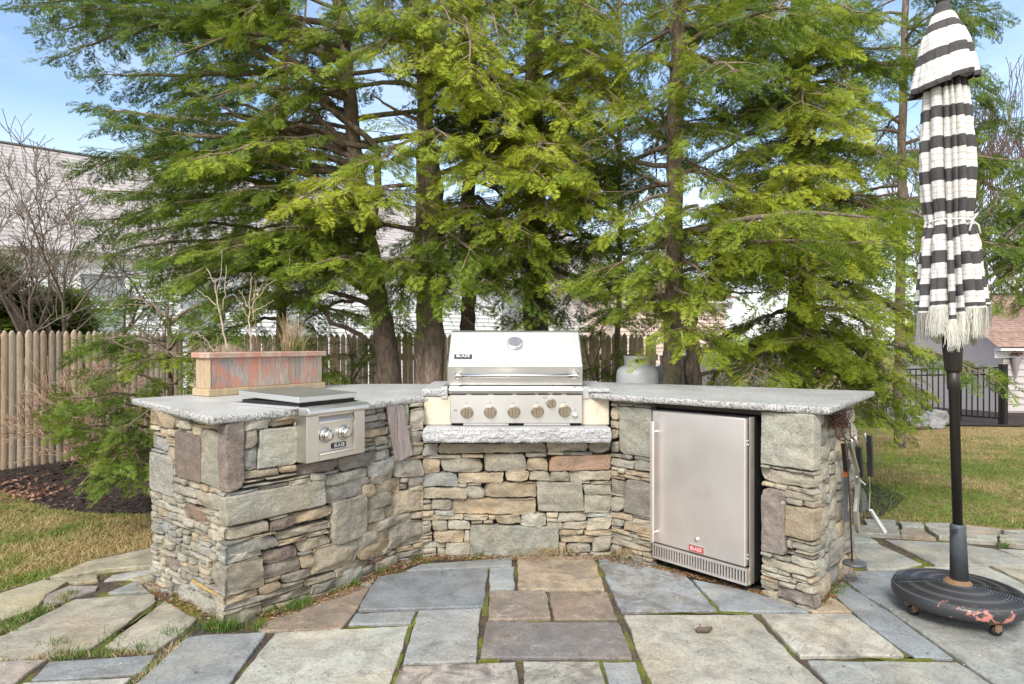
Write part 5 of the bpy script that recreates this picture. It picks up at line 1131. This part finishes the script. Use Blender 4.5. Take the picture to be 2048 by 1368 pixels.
class Tree:
    def __init__(s,name,base,label,cat,group): s.root=thing(name,tuple(base),label,cat,group); s.mb=MB(); s.fr=[]; s.tw=[]
    def trunk(s,pts,rads,n=14):
        P=[];Rr=[]
        for i in range(len(pts)-1):
            for j in range(5):
                t=j/5; P.append(np.array(pts[i])*(1-t)+np.array(pts[i+1])*t+rng.normal(0,.006,3)); Rr.append((rads[i]*(1-t)+rads[i+1]*t)*random.uniform(.95,1.06))
        P.append(np.array(pts[-1])); Rr.append(rads[-1]); s.mb.tube(P,Rr,n); s.axis=P
    def limb(s,pts,r0,r1=.006):
        P=[]
        for i in range(len(pts)-1):
            for j in range(4): t=j/4; P.append(np.array(pts[i])*(1-t)+np.array(pts[i+1])*t+rng.normal(0,.012,3)*(i+j>0))
        P.append(np.array(pts[-1])); n=len(P); s.mb.tube(P,[r0+(r1-r0)*(k/(n-1)) for k in range(n)],7)
    def frond(s,p,d,L,k,up=(0,0,1)): s.fr.append((p,d,L,k,up))
    def bough(s,p0,p1,arch=.10,r=.022,k=1.5,span=.5,start=.25,dens=1.0,droop=.25,twig=True):
        p0=np.array(p0,float);p1=np.array(p1,float);ax=p1-p0;L=np.linalg.norm(ax); n=max(6,int(L/.18)); Z=np.array([0,0,1.])
        bend=rng.normal(0,.05,3)*L; P=[]
        for i in range(n+1): t=i/n; P.append(p0+ax*t+Z*arch*L*4*t*(1-t)*(1-.3*t)+bend*math.sin(math.pi*t)+rng.normal(0,.012,3)*(0<i))
        P=np.array(P); s.mb.tube(P,[r*(1-t/n)**.8+.003 for t in range(n+1)],6)
        m=int((1-start)*L/.070*dens); sg=1
        for i in range(m):
            t=start+(1-start)*(i+random.random())/m; f=t*n; a=min(n-1,int(f)); p=P[a]*(1-(f-a))+P[a+1]*(f-a); tan=P[a+1]-P[a]; tan/=np.linalg.norm(tan); side=np.cross(tan,Z); side/=max(1e-6,np.linalg.norm(side)); sg=-sg
            d=tan*random.uniform(.45,.9)+side*sg*random.uniform(.6,1.0)+Z*random.uniform(-.35,.15); d/=np.linalg.norm(d); ln=span*(.30+.85*(1-t)**.7)*random.uniform(.55,1.2); kk=k+rng.normal(0,.28)
            e=p+d*ln-Z*droop*ln*.6
            if twig and ln>.15: s.tw.append((p,p+d*ln*.55-Z*droop*ln*.12,e,.0042))
            q=max(1,int(ln/.062))
            for j in range(q):
                u=(j+.6)/q; b=p+d*ln*u-Z*droop*ln*.6*u*u; s2=np.cross(d,Z); s2/=max(1e-6,np.linalg.norm(s2)); dd=d*random.uniform(.6,1)+s2*random.choice((-1,1))*random.uniform(.2,.9)-Z*random.uniform(.0,.55)
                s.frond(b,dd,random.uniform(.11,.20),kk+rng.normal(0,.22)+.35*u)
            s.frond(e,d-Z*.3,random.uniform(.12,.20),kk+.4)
        for j in range(3): s.frond(P[-1]-(P[-1]-P[-2])*.3*j,(P[-1]-P[-2])+rng.normal(0,.05,3),.18,k+.5)
    def dead(s,p,d,L,depth=2,r=.005):
        d=np.array(d,float);d/=np.linalg.norm(d); m=p+d*L*.5+rng.normal(0,.05*L,3); e=p+d*L+rng.normal(0,.08*L,3); s.tw.append((p,m,e,r))
        if depth:
            for q in (.4,.65,.9): s.dead(p+(e-p)*q,d+rng.normal(0,.6,3),L*random.uniform(.3,.55),depth-1,r*.65)
    def finish(s,fine=True,leafmat_='leaf'):
        for a,m,e,r in s.tw: s.mb.tube([a,m,e],[r,r*.75,r*.35],4,0,(1.5,1.4,1.35,1),False)
        s.mb.build('trunk',M['bark'],s.root,True)
        if not s.fr: return
        TT=TF if fine else TC
        p=np.array([f[0] for f in s.fr]);d=np.array([f[1] for f in s.fr],float);L=np.array([f[2] for f in s.fr]);d/=np.linalg.norm(d,axis=1,keepdims=True)
        up=np.tile(np.array([0,0,1.]),(len(p),1))+rng.normal(0,.45,(len(p),3)); y=np.cross(up,d); y/=np.linalg.norm(y,axis=1,keepdims=True); z=np.cross(d,y)
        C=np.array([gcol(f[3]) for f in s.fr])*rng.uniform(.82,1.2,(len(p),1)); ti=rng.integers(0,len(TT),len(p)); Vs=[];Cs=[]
        for k in range(len(TT)):
            I=np.where(ti==k)[0]
            if len(I)==0: continue
            t=TT[k]; B=np.stack([d[I],y[I],z[I]],1)   # rows = axes
            V=np.einsum('qvi,nij->nqvj',t,B*L[I][:,None,None])+p[I][:,None,None,:]; n,q=V.shape[:2]; Vs.append(V.reshape(-1,3,3).astype(np.float32)); cc=np.repeat(C[I],q,0)*rng.uniform(.85,1.15,(n*q,1)); Cs.append(cc)
        V=np.concatenate(Vs);Cc=np.concatenate(Cs); global NTRI; NTRI+=len(V)
        # only where the picture or the light needs it
        npmesh('crown',V,Cc,M[leafmat_],s.root,3)
def pxpts(lst,Y,dy=0): return [at(px,py,Y+dy*i) for i,(px,py) in enumerate(lst)]
def random_boughs(T,axis,n,z0,z1,len0,len1,kr=(.6,2.0),az=None,start=.2,span=.5,dens=1.0,drop=(.02,.30)):
    A=np.array(axis); zs=A[:,2]
    for i in range(n):
        z=z0+(z1-z0)*(i+random.random())/n; j=int(np.argmin(np.abs(zs-z))); p=A[j].copy(); p[2]=z; a=random.uniform(*(az or (0,6.283))); t=(z-z0)/(z1-z0); L=(len0*(1-t)+len1*t)*random.uniform(.65,1.15)
        e=p+np.array([math.cos(a)*L,math.sin(a)*L,-L*random.uniform(*drop)]); T.bough(p,e,.10,.010+.008*L,random.uniform(*kr),span,start,dens)
# ground level for a trunk given by pixels: first point sits on the terrain
def basep(px,Y): x=(px-CX)*Y/F; return np.array([x,Y,terrain(x,Y)-.05])
GRP='hemlock trees behind the stone kitchen'
FRONT=(-math.pi*1.0,0.0)
def hemlock(name,label,px0,Y,line,rad,boughs,nrand,z0,z1,len0,len1,kr,az=None,extra=None,dens=.9,span=.5,dead_=12):
    T=Tree(name,basep(px0,Y),label,'tree',GRP); pts=[basep(px0,Y)]+pxpts(line,Y); T.trunk(pts,rad)
    A=np.array(T.axis)
    for b in boughs:
        hpy,(tx,ty,tY),k=b[0],b[1],b[2]; zz=HC-(hpy-CY)*Y/F; j=int(np.argmin(np.abs(A[:,2]-zz))); p=A[j].copy(); p[2]=zz; e=at(tx,ty,tY); L=np.linalg.norm(e-p)
        T.bough(p,e,b[3] if len(b)>3 else .10,.012+.009*L,k,b[4] if len(b)>4 else .55,.22 if L>1 else .1,dens)
        if ty<610 and (px0>800 or random.random()<.3):
            j2=max(0,min(len(A)-1,j+random.randint(-2,2))); e2=at(tx+random.uniform(-95,95),ty+random.uniform(-70,60),tY+random.uniform(.1,.7)); L=np.linalg.norm(e2-A[j2]); T.bough(A[j2],e2,.10,.010+.007*L,k+random.uniform(-.7,.2),.5,.25,dens*.9)
    random_boughs(T,T.axis,nrand,z0,z1,len0,len1,kr,az,.2,span,dens)
    for i in range(dead_):
        j=random.randrange(len(A)//4,len(A)); a=random.uniform(0,6.28); T.dead(A[j],(math.cos(a),math.sin(a),random.uniform(-.3,.2)),random.uniform(.5,1.3))
    if extra: extra(T,A)
    T.finish(); return T
def ex1(T,A):   # the big limbs sweeping up to the left
    for ln,r in (([(745,470),(760,300),(690,240),(630,195),(610,120),(612,0)],.038),([(765,300),(700,290),(640,235),(560,190),(500,170),(430,200)],.032),([(735,330),(680,270),(600,250),(520,265),(470,280)],.035),([(770,330),(640,290),(500,240),(380,180)],.03),([(745,600),(690,600),(660,610),(610,640)],.022),([(762,700),(720,670),(660,640),(610,590),(560,580)],.03)):
        T.limb(pxpts(ln,6.2,-.08),r,.008)
hemlock('hemlock_tree','slim dark hemlock with curved lower trunk and limbs sweeping up to the left',783,6.2,[(780,765),(765,640),(745,530),(725,430),(708,290),(695,130),(675,0),(655,-250),(640,-700)],[.14,.115,.10,.088,.08,.07,.06,.05,.04,.02],
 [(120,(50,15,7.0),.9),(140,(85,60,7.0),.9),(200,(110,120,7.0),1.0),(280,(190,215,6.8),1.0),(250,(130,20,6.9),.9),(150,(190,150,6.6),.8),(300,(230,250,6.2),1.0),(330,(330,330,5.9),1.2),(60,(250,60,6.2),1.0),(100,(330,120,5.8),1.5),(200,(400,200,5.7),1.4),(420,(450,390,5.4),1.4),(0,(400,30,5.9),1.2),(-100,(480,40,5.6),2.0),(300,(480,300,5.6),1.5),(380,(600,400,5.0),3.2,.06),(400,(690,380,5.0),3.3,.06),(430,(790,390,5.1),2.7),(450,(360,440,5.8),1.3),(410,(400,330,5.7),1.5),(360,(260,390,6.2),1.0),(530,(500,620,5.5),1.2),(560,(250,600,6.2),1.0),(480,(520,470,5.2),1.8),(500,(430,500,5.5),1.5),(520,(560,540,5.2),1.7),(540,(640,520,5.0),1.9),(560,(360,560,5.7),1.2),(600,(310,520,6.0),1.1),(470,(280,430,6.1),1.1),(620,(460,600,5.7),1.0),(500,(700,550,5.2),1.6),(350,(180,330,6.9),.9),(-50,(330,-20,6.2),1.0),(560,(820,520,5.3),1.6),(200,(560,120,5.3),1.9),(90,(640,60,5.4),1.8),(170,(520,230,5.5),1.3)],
 18,2.5,5.9,2.3,.8,(1.0,2.3),None,ex1)
def ex2(T,A):
    T.limb([basep(872,5.95)]+pxpts([(868,700),(866,600),(874,480),(872,400),(856,310)],5.95),.11,.08)
    for ln,r in (([(850,150),(800,70),(760,0),(740,-60)],.03),([(850,250),(780,210),(740,190)],.02)): T.limb(pxpts(ln,6.0,-.06),r)
hemlock('hemlock_tree','thick hemlock with furrowed double trunk just left of the grill hood',842,6.0,[(845,765),(850,650),(850,500),(848,400),(850,250),(845,100),(845,-100),(845,-700)],[.12,.09,.08,.078,.078,.072,.068,.055,.03],
 [(60,(850,130,4.9),3.1,.03),(20,(930,150,4.9),3.0),(80,(760,110,5.1),2.2),(330,(760,330,5.1),1.9),(300,(900,280,5.0),2.6),(480,(870,560,5.3),1.7),(440,(960,520,5.2),1.6),(500,(800,600,5.5),1.3),(-60,(780,20,5.2),1.8),(-80,(900,50,5.1),2.4),(560,(900,600,5.4),1.4)],
 17,2.1,5.8,1.8,.7,(.7,2.1),None,ex2)
hemlock('hemlock_tree','thin straight hemlock rising directly behind the grill hood',936,6.6,[(935,690),(938,600),(935,450),(938,300),(942,150),(948,0),(955,-300)],[.085,.08,.075,.07,.06,.055,.05,.02],
 [(180,(1010,250,5.0),2.9),(150,(980,190,5.0),2.8),(330,(1000,350,4.9),3.0),(380,(940,420,5.2),2.0),(400,(1020,460,5.0),2.2),(100,(900,200,5.2),2.6),(520,(980,570,5.3),1.5),(40,(1000,90,5.2),2.1)],
 13,2.1,5.4,1.5,.5,(.7,2.2))
def ex4(T,A):
    for ln,r in (([(1070,130),(1120,70),(1160,30),(1180,-20)],.035),([(1068,150),(1030,125),(980,150),(945,175)],.03),([(1075,560),(1130,545),(1190,560),(1240,555)],.03),([(1085,540),(1140,560),(1200,545)],.022),([(1100,480),(1170,468),(1230,495)],.018)): T.limb(pxpts(ln,6.8,-.1),r)
hemlock('hemlock_tree','broad hemlock trunk right of the grill hood with low bare branches',1071,6.8,[(1070,690),(1072,560),(1070,400),(1068,250),(1068,100),(1075,-60),(1080,-600)],[.16,.13,.115,.11,.10,.095,.09,.03],
 [(250,(1080,300,4.9),3.2,.05),(280,(1060,340,4.9),3.0),(300,(1130,350,4.9),2.9),(200,(1150,240,5.1),2.8),(180,(1240,200,5.2),3.0),(150,(1220,120,5.2),2.5),(380,(1100,430,5.0),2.6),(400,(1180,420,5.1),2.6),(450,(1060,510,5.2),1.8),(480,(1150,560,5.2),1.9),(330,(1230,300,5.4),1.9),(100,(1130,60,5.3),1.9),(0,(1230,40,5.3),2.2),(-60,(1100,0,5.4),1.8),(520,(1050,590,5.5),1.5),(500,(1200,520,5.4),1.6),(560,(1090,630,5.6),1.5)],
 18,2.0,5.8,1.9,.7,(.7,2.1),None,ex4)
def ex5(T,A):
    T.limb([basep(1386,5.25)]+pxpts([(1383,760),(1388,690),(1378,620),(1360,560)],5.25),.075,.05)
    for ln,r in (([(1400,790),(1440,735),(1500,725),(1560,700)],.02),([(1380,755),(1440,745),(1490,735)],.02),([(1350,380),(1290,350),(1240,370)],.016),([(1380,600),(1440,590),(1520,585)],.02)): T.limb(pxpts(ln,5.25,.05),r)
hemlock('hemlock_tree','leafy hemlock with twin lower trunks in front of the propane tank',1343,5.25,[(1343,765),(1345,650),(1350,520),(1350,400),(1348,250),(1360,60),(1370,-150),(1375,-700)],[.085,.075,.07,.068,.065,.06,.055,.05,.02],
 [(620,(1275,600,4.85),2.3,.05,.4),(640,(1410,660,4.6),2.3,.05,.4),(600,(1400,700,4.7),2.6,.0,.35),(560,(1250,560,4.9),1.9),(500,(1480,500,4.7),2.5),(430,(1400,420,4.7),2.3),(400,(1260,430,4.9),2.3),(300,(1300,200,4.8),2.4),(250,(1420,260,4.8),2.0),(350,(1470,370,4.7),2.6),(450,(1330,520,4.7),2.0),(150,(1290,100,4.9),2.4),(120,(1440,130,4.8),2.2),(520,(1420,570,4.6),2.3),(650,(1460,690,4.8),2.0,.0,.4),(200,(1360,160,4.6),2.0),(0,(1340,20,4.8),2.2),(20,(1480,40,4.9),2.0)],
 22,2.0,5.6,1.6,.7,(.8,2.3),None,ex5)
hemlock('hemlock_tree','large bushy hemlock with yellow-green boughs right of kitchen, behind the right counter',1600,6.3,[(1600,700),(1602,560),(1600,400),(1598,200),(1600,0),(1605,-200),(1610,-800)],[.14,.13,.12,.11,.10,.09,.08,.03],
 [(330,(1600,330,4.7),3.3,.02),(300,(1680,260,4.8),3.1),(350,(1560,390,4.7),3.2),(380,(1490,440,4.7),3.1),(420,(1570,480,4.7),2.9),(450,(1660,450,4.8),2.8),(480,(1740,520,4.9),2.4),(500,(1620,560,4.7),2.7),(520,(1540,590,4.8),2.6),(560,(1690,620,4.8),2.5),(600,(1600,680,4.8),2.5),(620,(1760,690,5.0),2.2),(640,(1690,740,5.0),2.2),(660,(1560,730,5.1),1.9),(650,(1790,760,5.1),2.0),(680,(1730,810,5.2),1.8),(700,(1780,850,5.2),1.4),(560,(1830,650,5.3),2.0),(470,(1820,540,5.4),1.9),(400,(1780,420,5.3),2.0),(300,(1780,320,5.5),1.8),(200,(1720,180,5.1),2.1),(150,(1800,130,5.6),1.6),(220,(1610,220,4.9),2.2),(120,(1530,150,5.0),2.2),(60,(1640,80,5.0),2.2),(0,(1740,30,5.3),1.9),(0,(1540,30,5.1),2.1),(280,(1500,300,4.9),2.2),(690,(1650,800,5.2),1.5),(620,(1490,660,5.1),1.8),(700,(1840,800,5.4),1.6)],
 36,1.2,5.8,2.1,.8,(.7,2.3),None,None,1.0,.55,14)
hemlock('hemlock_tree','tall hemlock behind the umbrella with feathery top against blue sky',1800,8.6,[(1800,640),(1805,450),(1805,250),(1810,50),(1815,-250),(1818,-800)],[.07,.06,.055,.05,.04,.03,.02],
 [(60,(1950,40,8.0),1.3),(120,(1980,140,8.0),1.3),(200,(1990,210,8.2),1.3),(0,(1930,-20,8.1),1.3),(300,(1960,330,8.2),1.5),(420,(1960,470,8.2),1.7)],
 24,2.0,6.6,2.1,.7,(.8,1.8),None,None,.9,.6,8)
# dark trunks and boughs further back keep the depth between the front trees
hemlock('hemlock_tree','slender pole-like hemlock set back between the grill hood and the propane tanks',1235,7.6,[(1235,690),(1240,450),(1238,250),(1240,50),(1245,-300),(1248,-700)],[.035,.03,.03,.028,.025,.02,.015],[],20,1.5,5.8,1.9,.7,(.7,1.7),None,None,.8,.6,10)
hemlock('hemlock_tree','darker hemlock with slender trunk set back behind the planter box',560,7.7,[(562,690),(560,450),(565,250),(570,50),(575,-300),(580,-700)],[.06,.055,.05,.045,.04,.03,.02],[(400,(200,380,7.4),1.0),(440,(180,440,7.4),1.0),(350,(260,300,7.3),1.1),(500,(220,510,7.3),1.0),(430,(330,420,7.0),1.2),(380,(290,360,7.1),1.1),(330,(370,330,6.8),1.3),(480,(250,480,7.0),1.0),(520,(380,500,6.7),1.3),(560,(290,560,6.8),1.0),(500,(470,470,6.6),1.6),(600,(420,610,6.7),1.2),(570,(500,580,6.6),1.1),(280,(430,270,6.8),1.3),(250,(330,260,7.1),1.0),(200,(300,200,7.2),.9),(160,(380,150,6.9),1.2),(450,(640,460,6.7),1.4),(540,(650,560,6.7),1.2),(400,(560,410,6.5),1.7),(300,(620,320,6.6),1.3),(620,(600,640,6.6),1.1),(590,(350,640,6.9),1.0),(350,(230,330,7.3),.9)],12,1.4,5.9,2.2,.8,(.9,1.9),None,None,.8,.6,12)
# low young hemlock at the left end of the kitchen
T=Tree('young_hemlock',basep(345,5.3),'young hemlock with low feathery boughs beside the left counter end','tree',None); T.trunk([basep(345,5.3)]+pxpts([(345,880),(342,780),(338,680),(335,600)],5.3),[.03,.028,.024,.018,.01],8)
A=np.array(T.axis)
for hpy,(tx,ty,tY),k in ((800,(135,800,4.6),1.9),(780,(180,735,4.9),1.6),(740,(200,680,5.2),1.6),(690,(190,690,5.6),1.4),(880,(120,845,4.4),2.0),(870,(150,860,4.5),1.9),(900,(225,930,4.3),1.7),(920,(262,955,4.35),1.6),(860,(215,800,4.7),1.6),(720,(250,640,5.3),1.5),(700,(330,620,5.2),1.5),(760,(290,720,4.75),1.8),(720,(370,720,4.75),2.4),(700,(420,650,5.0),1.8),(830,(230,880,4.4),1.6),(760,(365,760,4.9),2.2),(650,(260,590,5.5),1.4),(650,(400,600,5.3),1.5)):
    zz=HC-(hpy-CY)*5.3/F; j=int(np.argmin(np.abs(A[:,2]-zz))); p=A[j].copy();p[2]=zz; T.bough(p,at(tx,ty,tY),.08,.012,k-.65,.34,.2)
T.finish()
# low hemlock growth right behind the counter between planter and trunks, and by the right counter end
for nm,lab,px,Y,z1,tips in (('hemlock_sapling','small hemlock sapling between planter box and slim trunk',700,6.6,1.25,[(620,690,6.2),(760,700,6.2),(690,640,6.3),(730,770,6.2),(660,740,6.2),(800,660,6.3)]),('hemlock_sapling','small hemlock sapling behind the fence-side of the grill, right of hood',1190,6.4,1.15,[(1160,650,6.1),(1210,640,6.1),(1180,760,6.0),(1230,720,6.1)])):
    T=Tree(nm,basep(px,Y),lab,'tree',None); x=(px-CX)*Y/F; T.trunk([basep(px,Y),(x,Y,.6),(x+.03,Y,z1)],[.02,.015,.006],7); A=np.array(T.axis)
    for tx,ty,tY in tips: j=random.randrange(len(A)//2,len(A)-1); T.bough(A[j],at(tx,ty,tY),.12,.008,random.uniform(1.2,2.0),.28,.15)
    T.finish()
# evergreen shrubs beyond the left fence and conifers at the right
def bush(name,label,c,rad,h,n,k,fine=False,L=(.25,.45)):
    T=Tree(name,(c[0],c[1],terrain(*c)),label,'shrub',None); z=terrain(*c); T.trunk([(c[0],c[1],z-.05),(c[0],c[1],z+h*.5),(c[0],c[1],z+h*.92)],[.05,.04,.01],7)
    for i in range(n):
        t=random.random()**.8; a=random.uniform(0,6.283); rr=rad*(1-t)**.7*random.random()**.45*(1+.25*math.sin(3*a+t*7)); p=np.array([c[0]+math.cos(a)*rr,c[1]+math.sin(a)*rr,z+.1+h*t]); T.frond(p,np.array([math.cos(a),math.sin(a),random.uniform(-.5,.3)]),random.uniform(*L),k+rng.normal(0,.4))
    T.finish(fine)
for i,(px,Y,rad,h,k,lab) in enumerate(((118,8.9,.5,1.95,1.3,'narrow evergreen shrub behind picket fence left of white house window'),(60,8.6,.9,1.75,.9,'dark evergreen shrub behind picket fence around the bare tree trunk'),(-40,8.2,.8,2.3,.8,'dark evergreen shrub behind picket fence at the left picture edge'))):
    bush('evergreen_shrub',lab,((px-CX)*Y/F,Y),rad,h,1500,k)
T=Tree('hemlock_tree',basep(2190,11.0),'olive-toned hemlock boughs hanging in from the right edge above the garage','tree',None); T.trunk([basep(2190,11.0)]+pxpts([(2190,600),(2195,400),(2200,150),(2205,-200)],11.0),[.16,.14,.12,.09,.05]); A=np.array(T.axis)
for hpy,(tx,ty,tY),k in ((420,(1985,500,10.2),1.6),(450,(1960,590,10.3),1.7),(480,(2000,610,10.1),1.8),(400,(2040,480,10.0),1.9),(440,(2030,560,10.0),2.1),(350,(2010,430,10.6),1.5),(330,(2060,400,10.3),1.7),(480,(2060,620,10.2),1.8),(300,(2040,350,10.8),1.6),(380,(1950,470,11.0),1.4),(460,(1930,540,11.2),1.5),(470,(2020,520,10.4),1.2),(430,(1990,450,10.6),1.2),(490,(2040,590,10.3),1.3),(400,(1970,430,10.8),1.1)):
    zz=HC-(hpy-CY)*11.0/F; j=int(np.argmin(np.abs(A[:,2]-zz))); p=A[j].copy();p[2]=zz; T.bough(p,at(tx,ty,tY),.10,.03,k-.6,.65,.2,1.1)
T.finish()
# bare deciduous trees
M['bare']=plain('bare_bark',(.14,.10,.08),.95,0,25,.4,.6); M['bare_pale']=plain('bare_bark_pale',(.165,.135,.108),.95,0,25,.35,.5); M['twig_pink']=plain('pinkish_twigs',(.36,.24,.17),.95,0,25,.3)
def bare(name,label,base,trunks,depth,mat,spread=.55,ratio=.72,up=.15,group=None,cat='tree',nmin=2,rmin=.0032):
    mb=MB()
    def grow(p,d,L,r,k):
        n=3 if k>1 else 2; P=[p]; dd=d.copy()
        for i in range(n):
            dd=dd+rng.normal(0,.14,3)+np.array([0,0,up*.3]); dd/=np.linalg.norm(dd); P.append(P[-1]+dd*L/n)
        r1=r*.62; mb.tube(P,[max(rmin,r+(r1-r)*i/n) for i in range(n+1)],6 if r>.02 else 4,0,(1,1,1,1),False)
        if k<=0: return
        for i in range(random.choice((nmin,nmin+1,nmin+1))):
            q=dd+rng.normal(0,spread,3)+np.array([0,0,up]); q/=np.linalg.norm(q); j=random.choice((n,n,n-1)); grow(P[j],q,L*ratio*random.uniform(.75,1.2),r1*random.uniform(.6,.9),k-1)
    for d,L,r in trunks: grow(np.array(base,float),np.array(d,float)/np.linalg.norm(d),L,r,depth)
    T=thing(name,tuple(base),label,cat,group); mb.build('trunk',mat,T,True); return T
x=lambda px,Y:(px-CX)*Y/F
bare('bare_tree','multi-stemmed bare tree with grey-brown twisting trunks behind left picket fence',(x(72,8.1),8.1,0),[((-.35,0,1),1.2,.085),((.5,-.1,1),1.15,.075),((.12,.1,1),1.35,.07),((.9,0,.9),1.0,.05),((-.8,0,1),1.0,.045),((.2,-.2,1),1.1,.05),((-.15,.1,1),1.2,.055)],6,M['bare_pale'],.50,.74,.10)
bare('bare_tree','smaller bare tree with slanting pale stem nearer the white house wall',(x(178,8.3),8.3,0),[((.25,0,1),1.1,.06),((-.5,.1,1),1.0,.05)],6,M['bare'],.5,.74,.12)
for px,Y,h,lab in ((2000,22,3.2,'tall bare tree with upright twigs against sky right of umbrella'),(2065,24,3.6,'bare tree at the right picture edge against the sky'),(1930,25,3.2,'bare tree with thin crown just behind the umbrella top')):
    bare('bare_tree',lab,(x(px,Y),Y,terrain(x(px,Y),Y)),[((0,0,1),h,.13),((.15,0,1),h*.9,.09),((-.2,.1,1),h*.8,.08)],6,M['bare'],.34,.74,.30,rmin=.010)
bare('bare_shrub','low rounded shrub of leafless pinkish twigs against left picket fence',(x(190,6.5),6.5,terrain(-4.2,6.5)-.02),[((rng.normal(0,.5),rng.normal(0,.5),1),.42,.010) for _ in range(16)],4,M['twig_pink'],.42,.74,.05,None,'shrub')
bare('bare_shrub','small leafless reddish shrub under the trunks behind right counter',(x(1480,7.6),7.6,0),[((rng.normal(0,.4),rng.normal(0,.4),1),.45,.010) for _ in range(8)],3,M['twig_pink'],.45,.74,.05,None,'shrub')
# ================================================================ sky, sun, camera
W=bpy.data.worlds.new('World'); SC.world=W; W.use_nodes=True; nt=W.node_tree; nt.nodes.clear()
SUN_EL,SUN_AZ=R(40),R(198)   # behind the camera, a little to the left
sky=N(nt,'ShaderNodeTexSky'); sky.sky_type='NISHITA'; sky.sun_disc=False; sky.sun_elevation=SUN_EL; sky.sun_rotation=SUN_AZ; sky.air_density=1.0; sky.dust_density=1.2; sky.ozone_density=1.6
tc=N(nt,'ShaderNodeTexCoord'); mp=N(nt,'ShaderNodeMapping'); mp.inputs['Scale'].default_value=(1,1,2.6); nt.links.new(tc.outputs['Generated'],mp.inputs[0])
cn=noise(nt,mp.outputs[0],2.1,7,.62,.6); cf=ramp(nt,cn,[(.46,0),(.66,.7),(.85,1)])
cl_=mix(nt,sky.outputs[0],(CLOUD,CLOUD,CLOUD*1.03),mathn(nt,'MULTIPLY',cf,.80)) if False else None
sepn=N(nt,'ShaderNodeSeparateXYZ'); nt.links.new(tc.outputs['Generated'],sepn.inputs[0])
hz=ramp(nt,sepn.outputs[2],[(.0,.85),(.12,.42),(.30,.0)])
back=mathn(nt,'MAXIMUM',ramp(nt,mathn(nt,'MULTIPLY',sepn.outputs[1],-1.0),[(.0,0),(.45,.85)]),ramp(nt,sepn.outputs[2],[(.60,0),(.82,.85)]))  # unseen cloud added behind camera and overhead, whitens steel reflections and softens light
cover=mathn(nt,'MAXIMUM',mathn(nt,'MAXIMUM',mathn(nt,'MULTIPLY',cf,.30),hz),back)
cm=mix(nt,sky.outputs[0],(6.6,6.6,6.6),cover)
bg=N(nt,'ShaderNodeBackground'); bg.inputs['Strength'].default_value=.15; nt.links.new(cm,bg.inputs[0]); wo=N(nt,'ShaderNodeOutputWorld'); nt.links.new(bg.outputs[0],wo.inputs[0])
sl=bpy.data.lights.new('sun','SUN'); sl.energy=2.1; sl.angle=R(18); sl.color=(1,.95,.87); so=bpy.data.objects.new('sun',sl); COL.objects.link(so)
sdv=Vector((math.sin(SUN_AZ)*math.cos(SUN_EL),math.cos(SUN_AZ)*math.cos(SUN_EL),math.sin(SUN_EL))); so.rotation_euler=sdv.to_track_quat('Z','Y').to_euler(); so.location=(0,-5,12)
cam=bpy.data.cameras.new('camera'); cam.sensor_width=36; cam.lens=36*F/2048; cam.clip_end=500; cam.clip_start=.05; co=bpy.data.objects.new('camera',cam); COL.objects.link(co); co.location=(0,0,HC); co.rotation_euler=(math.pi/2,0,0); SC.camera=co
vs=SC.view_settings; vs.view_transform='Standard'; vs.look='None'; vs.exposure=0.90; vs.gamma=1; vs.use_curve_mapping=False
SC.render.resolution_x=1024; SC.render.resolution_y=684
SC.cycles.max_bounces=8; SC.cycles.diffuse_bounces=4; SC.cycles.transparent_max_bounces=4; SC.cycles.use_denoising=True; SC.cycles.denoiser='OPENIMAGEDENOISE'; SC.cycles.denoising_prefilter='NONE'; SC.cycles.denoising_input_passes='RGB_ALBEDO_NORMAL'
print('NTRI',NTRI)
